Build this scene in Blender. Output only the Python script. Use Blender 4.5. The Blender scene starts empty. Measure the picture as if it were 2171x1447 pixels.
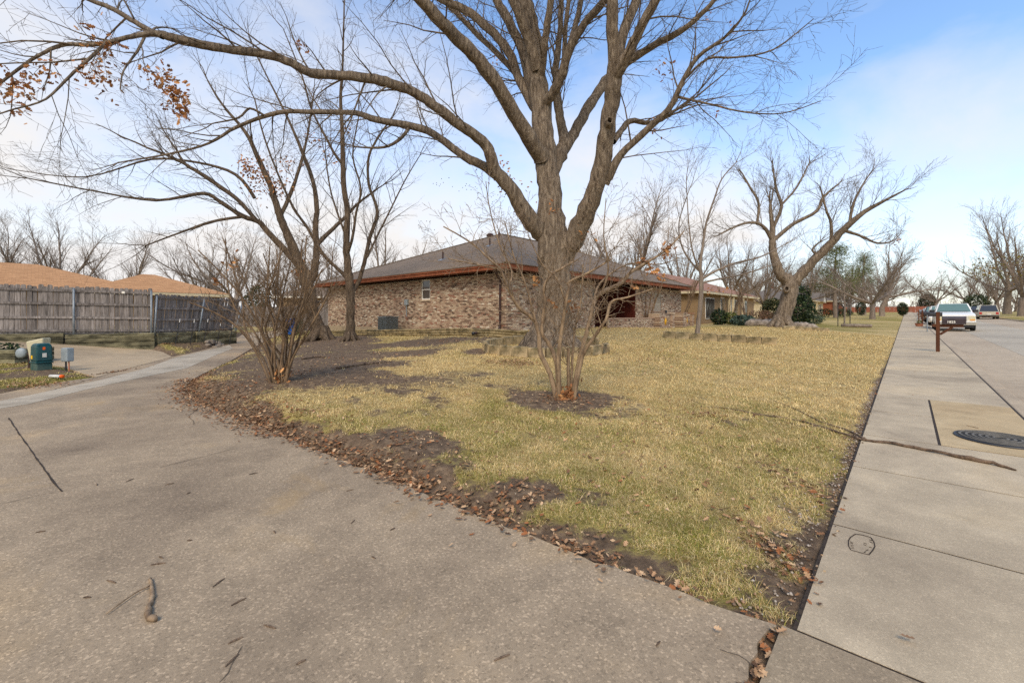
import bpy, math, random
import numpy as np
from mathutils import Vector, Matrix, geometry

R = math.radians
SC = bpy.context.scene
COL = SC.collection
random.seed(7)
rng = np.random.default_rng(11)

# ------------------------------------------------------------------ camera, sky, sun, exposure
FPX, U0, V0, CAMH = 920.0, 1085.5, 668.0, 1.55      # focal length / centre / horizon in photograph pixels, eye height
PW, PH = 2171.0, 1447.0
cam = bpy.data.cameras.new('camera')
cam.sensor_width = 36.0
cam.lens = 36.0 * FPX / PW
cam.shift_y = (V0 - PH / 2) / PW
cam.clip_start, cam.clip_end = 0.05, 3000
camo = bpy.data.objects.new('camera', cam)
camo.location = (0, 0, CAMH)
camo.rotation_euler = (R(90), 0, 0)
COL.objects.link(camo)
SC.camera = camo

SUN_EL, SUN_AZ = R(46), R(188)      # azimuth clockwise from +Y: behind the camera to the left
SKY_STRENGTH, SUN_STRENGTH, EXPOSURE = 0.15, 1.5, 0.68
world = bpy.data.worlds.new('World'); SC.world = world
world.use_nodes = True
wn, wl = world.node_tree.nodes, world.node_tree.links
wn.clear()
wo = wn.new('ShaderNodeOutputWorld'); wb = wn.new('ShaderNodeBackground')
sky = wn.new('ShaderNodeTexSky'); sky.sky_type = 'NISHITA'; sky.sun_disc = False
sky.sun_elevation = SUN_EL; sky.sun_rotation = SUN_AZ
sky.air_density = 1.0; sky.dust_density = 0.6; sky.ozone_density = 1.6
tc = wn.new('ShaderNodeTexCoord'); mp = wn.new('ShaderNodeMapping')
mp.inputs['Scale'].default_value = (1.0, 1.0, 2.2)
mp.inputs['Rotation'].default_value = (0.15, 0.25, 0.6)
n1 = wn.new('ShaderNodeTexNoise'); n1.inputs['Scale'].default_value = 1.7; n1.inputs['Detail'].default_value = 7
n1.inputs['Roughness'].default_value = 0.55; n1.inputs['Distortion'].default_value = 0.35
wl.new(tc.outputs['Generated'], mp.inputs['Vector']); wl.new(mp.outputs[0], n1.inputs['Vector'])
sep = wn.new('ShaderNodeSeparateXYZ'); wl.new(tc.outputs['Generated'], sep.inputs[0])
elev = wn.new('ShaderNodeMapRange'); elev.inputs['From Min'].default_value = 0.02; elev.inputs['From Max'].default_value = 0.62
elev.inputs['To Min'].default_value = 0.36; elev.inputs['To Max'].default_value = -0.10
wl.new(sep.outputs['Z'], elev.inputs['Value'])
side = wn.new('ShaderNodeMapRange'); side.inputs['From Min'].default_value = -0.8; side.inputs['From Max'].default_value = 0.7
side.inputs['To Min'].default_value = 0.16; side.inputs['To Max'].default_value = -0.12
wl.new(sep.outputs['X'], side.inputs['Value'])
ad = wn.new('ShaderNodeMath'); ad.operation = 'ADD'; wl.new(n1.outputs['Fac'], ad.inputs[0]); wl.new(elev.outputs[0], ad.inputs[1])
ad2 = wn.new('ShaderNodeMath'); ad2.operation = 'ADD'; wl.new(ad.outputs[0], ad2.inputs[0]); wl.new(side.outputs[0], ad2.inputs[1])
rampw = wn.new('ShaderNodeValToRGB')
rampw.color_ramp.elements[0].position = 0.47; rampw.color_ramp.elements[0].color = (0.04, 0.04, 0.04, 1)
rampw.color_ramp.elements[1].position = 0.86; rampw.color_ramp.elements[1].color = (1, 1, 1, 1)
wl.new(ad2.outputs[0], rampw.inputs[0])
mixw = wn.new('ShaderNodeMix'); mixw.data_type = 'RGBA'
hs = wn.new('ShaderNodeHueSaturation'); hs.inputs['Saturation'].default_value = 1.12; hs.inputs['Value'].default_value = 1.25; wl.new(sky.outputs[0], hs.inputs['Color'])
wl.new(rampw.outputs[0], mixw.inputs[0]); wl.new(hs.outputs[0], mixw.inputs[6])
mixw.inputs[7].default_value = (3.95, 3.85, 3.8, 1)
wl.new(mixw.outputs[2], wb.inputs['Color']); wb.inputs['Strength'].default_value = SKY_STRENGTH
wl.new(wb.outputs[0], wo.inputs['Surface'])

sl = bpy.data.lights.new('sun', 'SUN'); sl.energy = SUN_STRENGTH; sl.angle = R(22); sl.color = (1.0, 0.87, 0.68)
so = bpy.data.objects.new('sun', sl); COL.objects.link(so)
sdir = Vector((math.sin(SUN_AZ) * math.cos(SUN_EL), math.cos(SUN_AZ) * math.cos(SUN_EL), math.sin(SUN_EL)))
so.rotation_euler = sdir.to_track_quat('Z', 'Y').to_euler()
so.location = (-20, -20, 40)
SC.view_settings.view_transform = 'Standard'; SC.view_settings.look = 'None'
SC.view_settings.exposure = EXPOSURE; SC.view_settings.gamma = 1.0
SC.view_settings.use_curve_mapping = False
SC.render.engine = 'CYCLES'
SC.cycles.use_denoising = False
SC.cycles.max_bounces = 6; SC.cycles.diffuse_bounces = 3; SC.cycles.glossy_bounces = 2; SC.cycles.transmission_bounces = 3

# ------------------------------------------------------------------ frames and helpers
AX = Vector((0.673, 0.740, 0)).normalized()      # along the street
BX = Vector((-AX.y, AX.x, 0))                    # away from the street
ROT = math.atan2(AX.y, AX.x)
def W(u, v, D): return Vector(((u - U0) / FPX * D, D, CAMH - (v - V0) / FPX * D))
def SN(s, n, z=0.0): return Vector((AX.x * s - BX.x * n, AX.y * s - BX.y * n, z))

def tag(o, label=None, cat=None, group=None, kind=None):
    if label: o['label'] = label
    if cat: o['category'] = cat
    if group: o['group'] = group
    if kind: o['kind'] = kind
    return o
def thing(name, label, cat, loc=(0, 0, 0), rz=0.0, group=None):
    o = bpy.data.objects.new(name, None); o.empty_display_size = 0.2
    COL.objects.link(o); o.location = loc; o.rotation_euler = (0, 0, rz)
    return tag(o, label, cat, group)
def link(name, me, parent=None, loc=(0, 0, 0), rot=(0, 0, 0), scale=(1, 1, 1)):
    o = bpy.data.objects.new(name, me); COL.objects.link(o)
    o.location = loc; o.rotation_euler = rot; o.scale = scale
    if parent: o.parent = parent
    return o
def np_mesh(name, V, loops, starts, totals, mat, smooth=False, col=None):
    me = bpy.data.meshes.new(name)
    V = np.asarray(V, dtype=np.float32)
    me.vertices.add(len(V)); me.vertices.foreach_set('co', V.ravel())
    me.loops.add(len(loops)); me.loops.foreach_set('vertex_index', np.asarray(loops, dtype=np.int32))
    me.polygons.add(len(starts)); me.polygons.foreach_set('loop_start', np.asarray(starts, dtype=np.int32))
    try: me.polygons.foreach_set('loop_total', np.asarray(totals, dtype=np.int32))
    except Exception: pass
    me.polygons.foreach_set('use_smooth', np.full(len(starts), smooth, dtype=bool))
    if col is not None:
        at = me.color_attributes.new('col', 'FLOAT_COLOR', 'POINT')
        at.data.foreach_set('color', np.asarray(col, dtype=np.float32).ravel())
    me.update(calc_edges=True); me.validate()
    if mat: me.materials.append(mat)
    return me

class MB:
    """collects shapes; build() links them as ONE mesh object"""
    def __init__(s): s.v = []; s.f = []
    def add(s, vs, fs):
        b = len(s.v); s.v += [tuple(p) for p in vs]; s.f += [tuple(i + b for i in f) for f in fs]; return s
    def box(s, c, size, rz=0.0, M=None, taper=1.0):
        hx, hy, hz = size[0] / 2, size[1] / 2, size[2] / 2
        vs = [Vector((x * hx * (taper if z > 0 else 1), y * hy * (taper if z > 0 else 1), z * hz)) for z in (-1, 1) for x, y in ((-1, -1), (1, -1), (1, 1), (-1, 1))]
        m = M if M is not None else Matrix.Rotation(rz, 3, 'Z')
        c = Vector(c)
        return s.add([m @ p + c for p in vs], [(3, 2, 1, 0), (4, 5, 6, 7), (0, 1, 5, 4), (1, 2, 6, 5), (2, 3, 7, 6), (3, 0, 4, 7)])
    def rbox(s, lo, hi): 
        lo = Vector(lo); hi = Vector(hi); return s.box((lo + hi) / 2, hi - lo)
    def bar(s, a, b, w, h, up=Vector((0, 0, 1))):
        a = Vector(a); b = Vector(b); t = (b - a); L = t.length; t.normalize()
        y = up.cross(t); y = y.normalized() if y.length > 1e-5 else Vector((1, 0, 0)); z = t.cross(y)
        return s.box((a + b) / 2, (L, w, h), M=Matrix((t, y, z)).transposed())
    def tube(s, pts, rad, sides=8, caps=True):
        pts = [Vector(p) for p in pts]; k = len(pts)
        if not hasattr(rad, '__len__'): rad = [rad] * k
        b = len(s.v); ref = None
        for i, p in enumerate(pts):
            t = (pts[min(i + 1, k - 1)] - pts[max(i - 1, 0)]).normalized()
            if ref is None: ref = Vector((0, 0, 1)) if abs(t.z) < 0.9 else Vector((1, 0, 0))
            x = t.cross(ref).normalized(); ref = x.cross(t).normalized()
            for j in range(sides):
                a = 2 * math.pi * j / sides
                s.v.append(tuple(p + (x * math.cos(a) + ref * math.sin(a)) * rad[i]))
        for i in range(k - 1):
            for j in range(sides):
                j2 = (j + 1) % sides
                s.f.append((b + i * sides + j, b + i * sides + j2, b + (i + 1) * sides + j2, b + (i + 1) * sides + j))
        if caps:
            s.f.append(tuple(b + j for j in range(sides))[::-1]); s.f.append(tuple(b + (k - 1) * sides + j for j in range(sides)))
        return s
    def lathe(s, prof, c=(0, 0, 0), sides=20, sx=1.0, sy=1.0):
        c = Vector(c); b = len(s.v); k = len(prof)
        for r, z in prof:
            for j in range(sides):
                a = 2 * math.pi * j / sides
                s.v.append((c.x + math.cos(a) * r * sx, c.y + math.sin(a) * r * sy, c.z + z))
        for i in range(k - 1):
            for j in range(sides):
                j2 = (j + 1) % sides
                s.f.append((b + i * sides + j, b + i * sides + j2, b + (i + 1) * sides + j2, b + (i + 1) * sides + j))
        s.f.append(tuple(b + j for j in range(sides))[::-1]); s.f.append(tuple(b + (k - 1) * sides + j for j in range(sides)))
        return s
    def loft(s, secs, caps=True):
        b = len(s.v); m = len(secs[0])
        for sec in secs: s.v += [tuple(p) for p in sec]
        for i in range(len(secs) - 1):
            for j in range(m):
                j2 = (j + 1) % m
                s.f.append((b + i * m + j, b + i * m + j2, b + (i + 1) * m + j2, b + (i + 1) * m + j))
        if caps:
            s.f.append(tuple(b + j for j in range(m))[::-1]); s.f.append(tuple(b + (len(secs) - 1) * m + j for j in range(m)))
        return s
    def prism(s, poly, h, M=None):
        """poly in local xy, extruded 0..h in z, through matrix M"""
        k = len(poly); M = M or Matrix.Identity(4)
        vs = [M @ Vector((x, y, 0)) for x, y in poly] + [M @ Vector((x, y, h)) for x, y in poly]
        return s.add(vs, [tuple(range(k))[::-1], tuple(range(k, 2 * k))] + [(i, (i + 1) % k, (i + 1) % k + k, i + k) for i in range(k)])
    def mesh(s, name, mat, smooth=False, bevel=0):
        me = bpy.data.meshes.new(name); me.from_pydata(s.v, [], s.f); me.validate()
        if mat: me.materials.append(mat)
        if smooth: me.polygons.foreach_set('use_smooth', [True] * len(me.polygons))
        me.update(); return me
    def build(s, name, mat, parent=None, smooth=False, bevel=0.0, loc=(0, 0, 0), rot=(0, 0, 0), kind=None):
        o = link(name, s.mesh(name, mat, smooth), parent, loc, rot)
        if bevel:
            m = o.modifiers.new('bevel', 'BEVEL'); m.width = bevel; m.segments = 2; m.limit_method = 'ANGLE'; m.angle_limit = R(40)
        if kind: o['kind'] = kind
        return o

# ------------------------------------------------------------------ noise in numpy
def _hash(ix, iy, seed):
    h = (ix.astype(np.int64) * 374761393 + iy.astype(np.int64) * 668265263 + seed * 1442695041) & 0x7fffffff
    h = ((h ^ (h >> 13)) * 1274126177) & 0x7fffffff
    return ((h ^ (h >> 16)) & 0xffff) / 65535.0
def vnoise(x, y, seed=0):
    x = np.asarray(x, float); y = np.asarray(y, float)
    ix = np.floor(x); iy = np.floor(y); fx = x - ix; fy = y - iy
    fx = fx * fx * (3 - 2 * fx); fy = fy * fy * (3 - 2 * fy)
    a = _hash(ix, iy, seed); b = _hash(ix + 1, iy, seed); c = _hash(ix, iy + 1, seed); d = _hash(ix + 1, iy + 1, seed)
    return (a * (1 - fx) + b * fx) * (1 - fy) + (c * (1 - fx) + d * fx) * fy
def fbm(x, y, seed=0, oct=4):
    t = 0; amp = 0.5; tot = 0
    for i in range(oct):
        t = t + amp * vnoise(np.asarray(x) * 2 ** i + 17.3 * i, np.asarray(y) * 2 ** i - 9.1 * i, seed + i); tot += amp; amp *= 0.5
    return t / tot
def sstep(a, b, x):
    t = np.clip((np.asarray(x, float) - a) / (b - a), 0, 1); return t * t * (3 - 2 * t)

# ------------------------------------------------------------------ materials
def lin(r, g, b, k=1.0):
    f = lambda c: ((c / 255) / 12.92 if c <= 10 else (((c / 255) + 0.055) / 1.055) ** 2.4) * k
    return (f(r) * 1.03, f(g) * 0.98, f(b) * 0.88, 1.0)
class NT:
    def __init__(s, name):
        s.m = bpy.data.materials.new(name); s.m.use_nodes = True
        s.n, s.l = s.m.node_tree.nodes, s.m.node_tree.links
        s.p = s.n['Principled BSDF']
    def new(s, t, **kw):
        n = s.n.new(t)
        for k, v in kw.items(): setattr(n, k, v)
        return n
    def coord(s, scale=(1, 1, 1), out='Object', rot=(0, 0, 0)):
        t = s.new('ShaderNodeTexCoord'); m = s.new('ShaderNodeMapping'); m.inputs['Scale'].default_value = scale; m.inputs['Rotation'].default_value = rot
        s.l.new(t.outputs[out], m.inputs['Vector']); return m.outputs[0]
    def noise(s, vec, scale, detail=5, rough=0.55, dist=0.0):
        n = s.new('ShaderNodeTexNoise'); n.inputs['Scale'].default_value = scale; n.inputs['Detail'].default_value = detail
        n.inputs['Roughness'].default_value = rough; n.inputs['Distortion'].default_value = dist
        s.l.new(vec, n.inputs['Vector']); return n.outputs['Fac']
    def voro(s, vec, scale, feature='F1', out='Distance'):
        n = s.new('ShaderNodeTexVoronoi'); n.feature = feature; n.inputs['Scale'].default_value = scale
        s.l.new(vec, n.inputs['Vector']); return n.outputs[out]
    def ramp(s, fac, stops, const=False):
        r = s.new('ShaderNodeValToRGB'); cr = r.color_ramp
        if const: cr.interpolation = 'CONSTANT'
        while len(cr.elements) < len(stops): cr.elements.new(0.5)
        for e, (p, c) in zip(cr.elements, stops):
            e.position = p; e.color = c if hasattr(c, '__len__') else (c, c, c, 1)
        s.l.new(fac, r.inputs[0]); return r.outputs[0]
    def mix(s, fac, a, b, mode='MIX'):
        m = s.new('ShaderNodeMix', data_type='RGBA', blend_type=mode)
        for sock, v in ((m.inputs[0], fac), (m.inputs[6], a), (m.inputs[7], b)):
            if isinstance(v, bpy.types.NodeSocket): s.l.new(v, sock)
            else: sock.default_value = v
        return m.outputs[2]
    def bump(s, h, strength=0.4, dist=0.02):
        b = s.new('ShaderNodeBump'); b.inputs['Strength'].default_value = strength; b.inputs['Distance'].default_value = dist
        s.l.new(h, b.inputs['Height']); s.l.new(b.outputs[0], s.p.inputs['Normal'])
    def done(s, color, rough=0.85, spec=0.3, metal=0.0):
        if isinstance(color, bpy.types.NodeSocket): s.l.new(color, s.p.inputs['Base Color'])
        else: s.p.inputs['Base Color'].default_value = color
        s.p.inputs['Roughness'].default_value = rough; s.p.inputs['Specular IOR Level'].default_value = spec; s.p.inputs['Metallic'].default_value = metal
        return s.m
def mk(name, c1, c2=None, scale=4.0, rough=0.85, bump=0.0, bscale=40.0, spec=0.3, stretch=(1, 1, 1), rnd=0.0, metal=0.0, lo=0.35, hi=0.65, out='Object', bdist=0.02, island=False):
    t = NT(name); col = c1
    if c2 is not None:
        vec = t.coord(stretch, out)
        col = t.ramp(t.noise(vec, scale), [(lo, c1), (hi, c2)])
        if bump: t.bump(t.noise(vec, bscale), bump, bdist)
    if rnd:
        if island: g = t.new('ShaderNodeNewGeometry').outputs['Random Per Island']
        else: g = t.new('ShaderNodeObjectInfo').outputs['Random']
        f = t.ramp(g, [(0, 1 - rnd), (1, 1 + rnd)])
        col = t.mix(1.0, col, f, 'MULTIPLY')
    return t.done(col, rough, spec, metal)

def concrete(name, base, dark, stain, agg=60.0, agg_amt=0.5, big=0.35, island=0.0):
    t = NT(name); v = t.coord()
    big_n = t.noise(v, big, 6, 0.6, 0.4); mid = t.noise(v, 3.5, 6, 0.65)
    c = t.ramp(big_n, [(0.32, dark), (0.52, base), (0.72, stain)])
    c = t.mix(0.5, c, t.ramp(mid, [(0.3, 0.36), (0.7, 0.62)]), 'OVERLAY')
    vo = t.voro(v, agg, out='Color'); sepc = t.new('ShaderNodeSeparateColor'); t.l.new(vo, sepc.inputs[0])
    spk = t.ramp(sepc.outputs[0], [(0.0, 0.28), (0.18, 0.46), (0.8, 0.52), (0.9, 0.72), (1.0, 0.95)])
    c = t.mix(agg_amt, c, spk, 'OVERLAY')
    if big == 0.4: c = t.mix(t.ramp(t.noise(v, 0.9, 5, 0.6, 0.6), [(0.58, 0.0), (0.74, 0.45)]), c, lin(176, 146, 98)); c = t.mix(t.ramp(t.noise(t.coord((1, 1, 1)), 1.7, 5, 0.7, 1.2), [(0.6, 0.0), (0.78, 0.4)]), c, lin(100, 90, 78))
    fine = t.noise(v, 220, 3, 0.7)
    c = t.mix(0.35 * agg_amt + 0.1, c, t.ramp(fine, [(0.3, 0.25), (0.7, 0.75)]), 'OVERLAY')
    if island:
        g = t.new('ShaderNodeObjectInfo').outputs['Random']
        c = t.mix(1.0, c, t.ramp(g, [(0, 1 - island), (1, 1 + island)]), 'MULTIPLY')
    t.bump(fine, 0.35, 0.006)
    return t.done(c, 0.9, 0.25)

M = {}
M['alley'] = concrete('alley_concrete', lin(158, 141, 119), lin(126, 111, 94), lin(180, 155, 120), 95, 0.6, 0.4)
M['drive'] = concrete('drive_concrete', lin(176, 158, 132), lin(152, 136, 114), lin(184, 162, 130), 90, 0.3)
M['walk'] = concrete('sidewalk_concrete', lin(182, 167, 143), lin(154, 140, 120), lin(192, 173, 142), 140, 0.3, 0.5, 0.05)
M['apron'] = concrete('apron_concrete', lin(160, 144, 121), lin(132, 118, 100), lin(170, 152, 124), 120, 0.45, 0.6)
M['inlet'] = concrete('inlet_concrete', lin(184, 163, 128), lin(170, 148, 114), lin(190, 172, 140), 110, 0.25, 0.7)
M['street'] = concrete('street_concrete', lin(176, 160, 138), lin(160, 144, 124), lin(182, 166, 144), 40, 0.2, 0.15, 0.03)
M['street_grey'] = concrete('street_concrete_grey', lin(174, 164, 147), lin(158, 149, 134), lin(178, 167, 149), 40, 0.2, 0.15, 0.03)
M['joint'] = mk('joint_dirt', lin(40, 33, 27), lin(70, 58, 46), 30)
M['crack'] = mk('crack_dirt', lin(70, 60, 50), lin(104, 90, 74), 30)
M['bark'] = None
def bark(name, c1, c2, c3, sc=5.0, bstr=0.9):
    t = NT(name); v = t.coord((1, 1, 0.16))
    n = t.noise(v, sc * 3.2, 8, 0.65, 0.5); w = t.noise(t.coord(), 0.9, 3)
    c = t.ramp(n, [(0.30, c1), (0.52, c2), (0.72, c3)])
    c = t.mix(0.35, c, t.ramp(w, [(0.35, 0.34), (0.65, 0.62)]), 'OVERLAY')
    t.bump(t.noise(v, sc * 3.2, 8, 0.72, 0.6), bstr, 0.11)
    return t.done(c, 0.92, 0.15)
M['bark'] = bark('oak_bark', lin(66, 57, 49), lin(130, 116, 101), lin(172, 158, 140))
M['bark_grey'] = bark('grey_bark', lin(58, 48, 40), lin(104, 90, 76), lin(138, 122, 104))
M['bark_far'] = bark('far_bark', lin(104, 94, 86), lin(134, 122, 112), lin(158, 146, 134), 3, 0.4)  # grey-brown bark made paler and greyer, haze put into the colour
M['bark_crepe'] = mk('crepe_bark', lin(104, 86, 68), lin(160, 138, 112), 14, 0.75, 0.3, 60, stretch=(1, 1, .3))
M['bark_shrub'] = mk('shrub_bark', lin(92, 76, 60), lin(142, 120, 96), 9, 0.85, 0.3, 60, stretch=(1, 1, .3))
M['dead_leaf'] = None
def attr_mat(name, rough=0.9, trans=0.0, spec=0.2):
    t = NT(name); a = t.new('ShaderNodeVertexColor', layer_name='col')
    m = t.done(a.outputs[0], rough, spec)
    return m
M['leaf'] = attr_mat('dead_leaves', 0.8); M['grass'] = attr_mat('grass_blades', 0.85, spec=0.1); M['green'] = attr_mat('foliage', 0.7)
M['pebble'] = attr_mat('pebbles', 0.8)
# soil / turf sheet: colour follows the baked cover of turf and bare earth
t = NT('turf_and_soil'); v = t.coord()
a = t.new('ShaderNodeVertexColor', layer_name='col'); sp = t.new('ShaderNodeSeparateColor'); t.l.new(a.outputs[0], sp.inputs[0])
soil = t.ramp(t.noise(v, 9, 8, 0.7), [(0.3, lin(74, 62, 52)), (0.5, lin(112, 95, 79)), (0.72, lin(156, 134, 110))])
straw = t.ramp(t.noise(v, 30, 6, 0.75), [(0.3, lin(134, 114, 76)), (0.5, lin(190, 168, 118)), (0.72, lin(218, 198, 150))])
green = t.ramp(t.noise(v, 30, 6, 0.75), [(0.3, lin(78, 78, 34)), (0.55, lin(132, 126, 58)), (0.75, lin(168, 158, 84))])
patch = t.noise(v, 0.45, 5, 0.6, 0.3)
gmix = t.new('ShaderNodeMath', operation='MULTIPLY_ADD'); t.l.new(sp.outputs[1], gmix.inputs[0]); gmix.inputs[1].default_value = 1.0
pr = t.ramp(patch, [(0.42, 0.0), (0.66, 0.35)]); t.l.new(pr, gmix.inputs[2])
turf = t.mix(gmix.outputs[0], straw, green)
litter = t.ramp(t.noise(v, 14, 8, 0.8, 0.5), [(0.52, 0.0), (0.62, 1.0)])
lm = t.new('ShaderNodeMath', operation='MULTIPLY'); t.l.new(litter, lm.inputs[0]); t.l.new(sp.outputs[2], lm.inputs[1])
turf = t.mix(lm.outputs[0], turf, lin(128, 92, 62))
cov = t.new('ShaderNodeMath', operation='ADD'); t.l.new(sp.outputs[0], cov.inputs[0])
nn = t.new('ShaderNodeMath', operation='MULTIPLY_ADD'); t.l.new(t.noise(v, 9, 8, 0.75), nn.inputs[0]); nn.inputs[1].default_value = 2.4; nn.inputs[2].default_value = -1.2
t.l.new(nn.outputs[0], cov.inputs[1])
c = t.mix(t.ramp(cov.outputs[0], [(0.25, 0), (0.75, 1)]), soil, turf)
t.bump(t.noise(v, 45, 8, 0.75), 0.8, 0.03)
M['turf'] = t.done(c, 0.95, 0.1)

BRICK_STOPS = [(0.0, lin(104, 86, 74)), (0.06, lin(134, 112, 96)), (0.22, lin(172, 148, 128)), (0.40, lin(184, 164, 142)), (0.55, lin(162, 136, 118)),
               (0.66, lin(194, 176, 154)), (0.80, lin(172, 146, 126)), (0.92, lin(154, 112, 94)), (0.96, lin(214, 202, 184))]
def brick_mat(name, island):
    t = NT(name)
    g = t.new('ShaderNodeNewGeometry').outputs['Random Per Island'] if island else t.new('ShaderNodeObjectInfo').outputs['Random']
    c = t.ramp(g, BRICK_STOPS, True); v = t.coord()
    c = t.mix(0.6, c, t.ramp(t.noise(v, 26, 5, 0.7), [(0.3, 0.3), (0.7, 0.68)]), 'OVERLAY')
    t.bump(t.noise(v, 60, 5), 0.5, 0.01)
    return t.done(c, 0.9, 0.2)
M['brick'] = brick_mat('brick_field', True); M['brick_one'] = brick_mat('brick_single', False)
M['mortar'] = mk('mortar', lin(150, 138, 122), lin(172, 160, 144), 30, bump=0.4, bscale=80)
def roof_mat(name, c1, c2, c3):
    t = NT(name); v = t.coord()
    br = t.new('ShaderNodeTexBrick'); br.offset = 0.5; br.inputs['Scale'].default_value = 1.0
    br.inputs['Brick Width'].default_value = 0.3; br.inputs['Row Height'].default_value = 0.14; br.inputs['Mortar Size'].default_value = 0.006
    br.inputs['Color1'].default_value = c1; br.inputs['Color2'].default_value = c2; br.inputs['Mortar'].default_value = tuple(x * 0.6 for x in c1[:3]) + (1,); br.inputs['Bias'].default_value = 0.1
    t.l.new(v, br.inputs['Vector'])
    c = t.mix(t.ramp(t.noise(v, 1.2, 6, 0.7), [(0.35, 0), (0.7, 0.6)]), br.outputs['Color'], c3)
    c = t.mix(0.4, c, t.ramp(t.noise(v, 55, 4, 0.8), [(0.3, 0.3), (0.7, 0.7)]), 'OVERLAY')
    t.bump(t.noise(v, 50, 4), 0.5, 0.01)
    return t.done(c, 0.92, 0.2)
M['roof'] = roof_mat('brown_shingles', lin(108, 96, 84), lin(132, 117, 102), lin(118, 104, 91))
M['roof_orange'] = roof_mat('orange_shingles', lin(162, 120, 84), lin(196, 150, 108), lin(172, 130, 92))
M['roof_pink'] = roof_mat('rosy_shingles', lin(150, 112, 94), lin(164, 126, 106), lin(140, 106, 92))
M['roof_grey'] = roof_mat('grey_shingles', lin(104, 98, 94), lin(122, 114, 108), lin(110, 104, 98))
M['fascia'] = mk('rust_red_paint', lin(118, 70, 50), lin(142, 86, 62), 3, 0.85, 0.2, 40, spec=0.1)
M['redpanel'] = mk('dark_red_panel', lin(74, 30, 22), lin(96, 40, 28), 3, 0.6)
M['soffit'] = mk('soffit_brown', lin(74, 42, 32), lin(88, 52, 40), 3, 0.8)
M['white'] = mk('white_paint', lin(214, 210, 202), lin(228, 226, 220), 4, 0.5)
M['cream'] = mk('cream_paint', lin(196, 182, 150), lin(208, 196, 168), 3, 0.7)
M['tan_frame'] = mk('tan_frame', lin(178, 168, 150), lin(190, 182, 166), 6, 0.6)
def glass(name, col, rough=0.06, spec=0.8):
    t = NT(name); return t.done(col, rough, spec)
M['glass'] = glass('window_glass', lin(60, 66, 68)); M['glass_teal'] = glass('windscreen_glass', lin(96, 122, 118), 0.08); M['glass_dark'] = glass('dark_glass', lin(26, 30, 34))
M['fence'] = None
t = NT('weathered_picket'); v = t.coord((1, 1, 0.08))
rnd = t.new('ShaderNodeObjectInfo').outputs['Random']
off = t.new('ShaderNodeVectorMath', operation='ADD'); t.l.new(v, off.inputs[0])
cb = t.new('ShaderNodeCombineXYZ'); m7 = t.new('ShaderNodeMath', operation='MULTIPLY'); t.l.new(rnd, m7.inputs[0]); m7.inputs[1].default_value = 43.0
t.l.new(m7.outputs[0], cb.inputs[0]); t.l.new(cb.outputs[0], off.inputs[1])
n = t.noise(off.outputs[0], 26, 6, 0.7)
c = t.ramp(n, [(0.28, lin(76, 72, 70)), (0.5, lin(134, 127, 124)), (0.75, lin(172, 165, 162))])
c = t.mix(1.0, c, t.ramp(rnd, [(0, 0.72), (1, 1.18)]), 'MULTIPLY')
low = t.ramp(t.noise(off.outputs[0], 5, 4, 0.6), [(0.4, 0.30), (0.62, 0.62)])
c = t.mix(0.55, c, low, 'OVERLAY')
t.bump(n, 0.5, 0.01)
M['fence'] = t.done(c, 0.95, 0.1)
M['timber'] = mk('old_timber', lin(60, 58, 44), lin(142, 136, 108), 2.2, 0.95, 0.8, 22, stretch=(1, 1, 3), rnd=0.3)
M['log'] = mk('landscape_log', lin(104, 92, 64), lin(168, 150, 112), 5, 0.9, 0.5, 40, rnd=0.15)
M['stone'] = mk('limestone_block', lin(88, 82, 60), lin(166, 148, 116), 4.5, 0.95, 0.8, 24, rnd=0.22, lo=0.3, hi=0.62)
M['rock'] = mk('field_rock', lin(110, 100, 90), lin(168, 156, 144), 4, 0.95, 0.8, 14, rnd=0.2)
M['galv'] = mk('galvanised_steel', lin(118, 128, 138), lin(146, 154, 162), 6, 0.5, spec=0.5, metal=0.3)
M['black_metal'] = mk('black_metal', lin(34, 34, 36), lin(48, 48, 50), 8, 0.5, spec=0.5)
M['ac'] = mk('condenser_grey', lin(88, 94, 96), lin(110, 116, 118), 8, 0.5, spec=0.5)
M['grey_box'] = mk('grey_box', lin(132, 142, 148), lin(150, 160, 166), 6, 0.5, spec=0.5)
M['teal'] = mk('teal_plastic', lin(14, 62, 66), lin(22, 76, 80), 4, 0.4, spec=0.5)
M['teal_base'] = mk('teal_base', lin(40, 74, 72), lin(78, 96, 88), 5, 0.6)
M['cream_plastic'] = mk('cream_plastic', lin(190, 182, 152), lin(204, 196, 168), 5, 0.5)
M['yellow'] = mk('yellow_sticker', lin(232, 186, 30)); M['orange'] = mk('orange_plastic', lin(238, 100, 30)); M['pipe_white'] = mk('white_pipe', lin(196, 196, 196), lin(214, 214, 212), 8)
M['brown_pipe'] = mk('brown_pipe', lin(58, 42, 40), lin(74, 54, 50), 6, 0.5)
M['postwood'] = mk('mailbox_post_wood', lin(72, 42, 26), lin(102, 62, 38), 6, 0.8, 0.4, 40, stretch=(1, 1, .15))
M['mailbox'] = mk('mailbox_brown', lin(48, 38, 42), lin(60, 48, 52), 6, 0.45, spec=0.5)
M['lettering'] = mk('white_lettering', lin(236, 236, 232))
M['iron_worn'] = mk('worn_iron', lin(96, 94, 90), lin(120, 116, 110), 20, 0.8, spec=0.15)
M['iron'] = mk('cast_iron', lin(44, 43, 42), lin(66, 64, 62), 14, 0.85, 0.3, 60, spec=0.15)
M['carwhite'] = glass('white_car_paint', lin(232, 232, 230), 0.25, 0.5); M['carbeige'] = glass('pewter_car_paint', lin(186, 178, 160), 0.3, 0.5)
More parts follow.
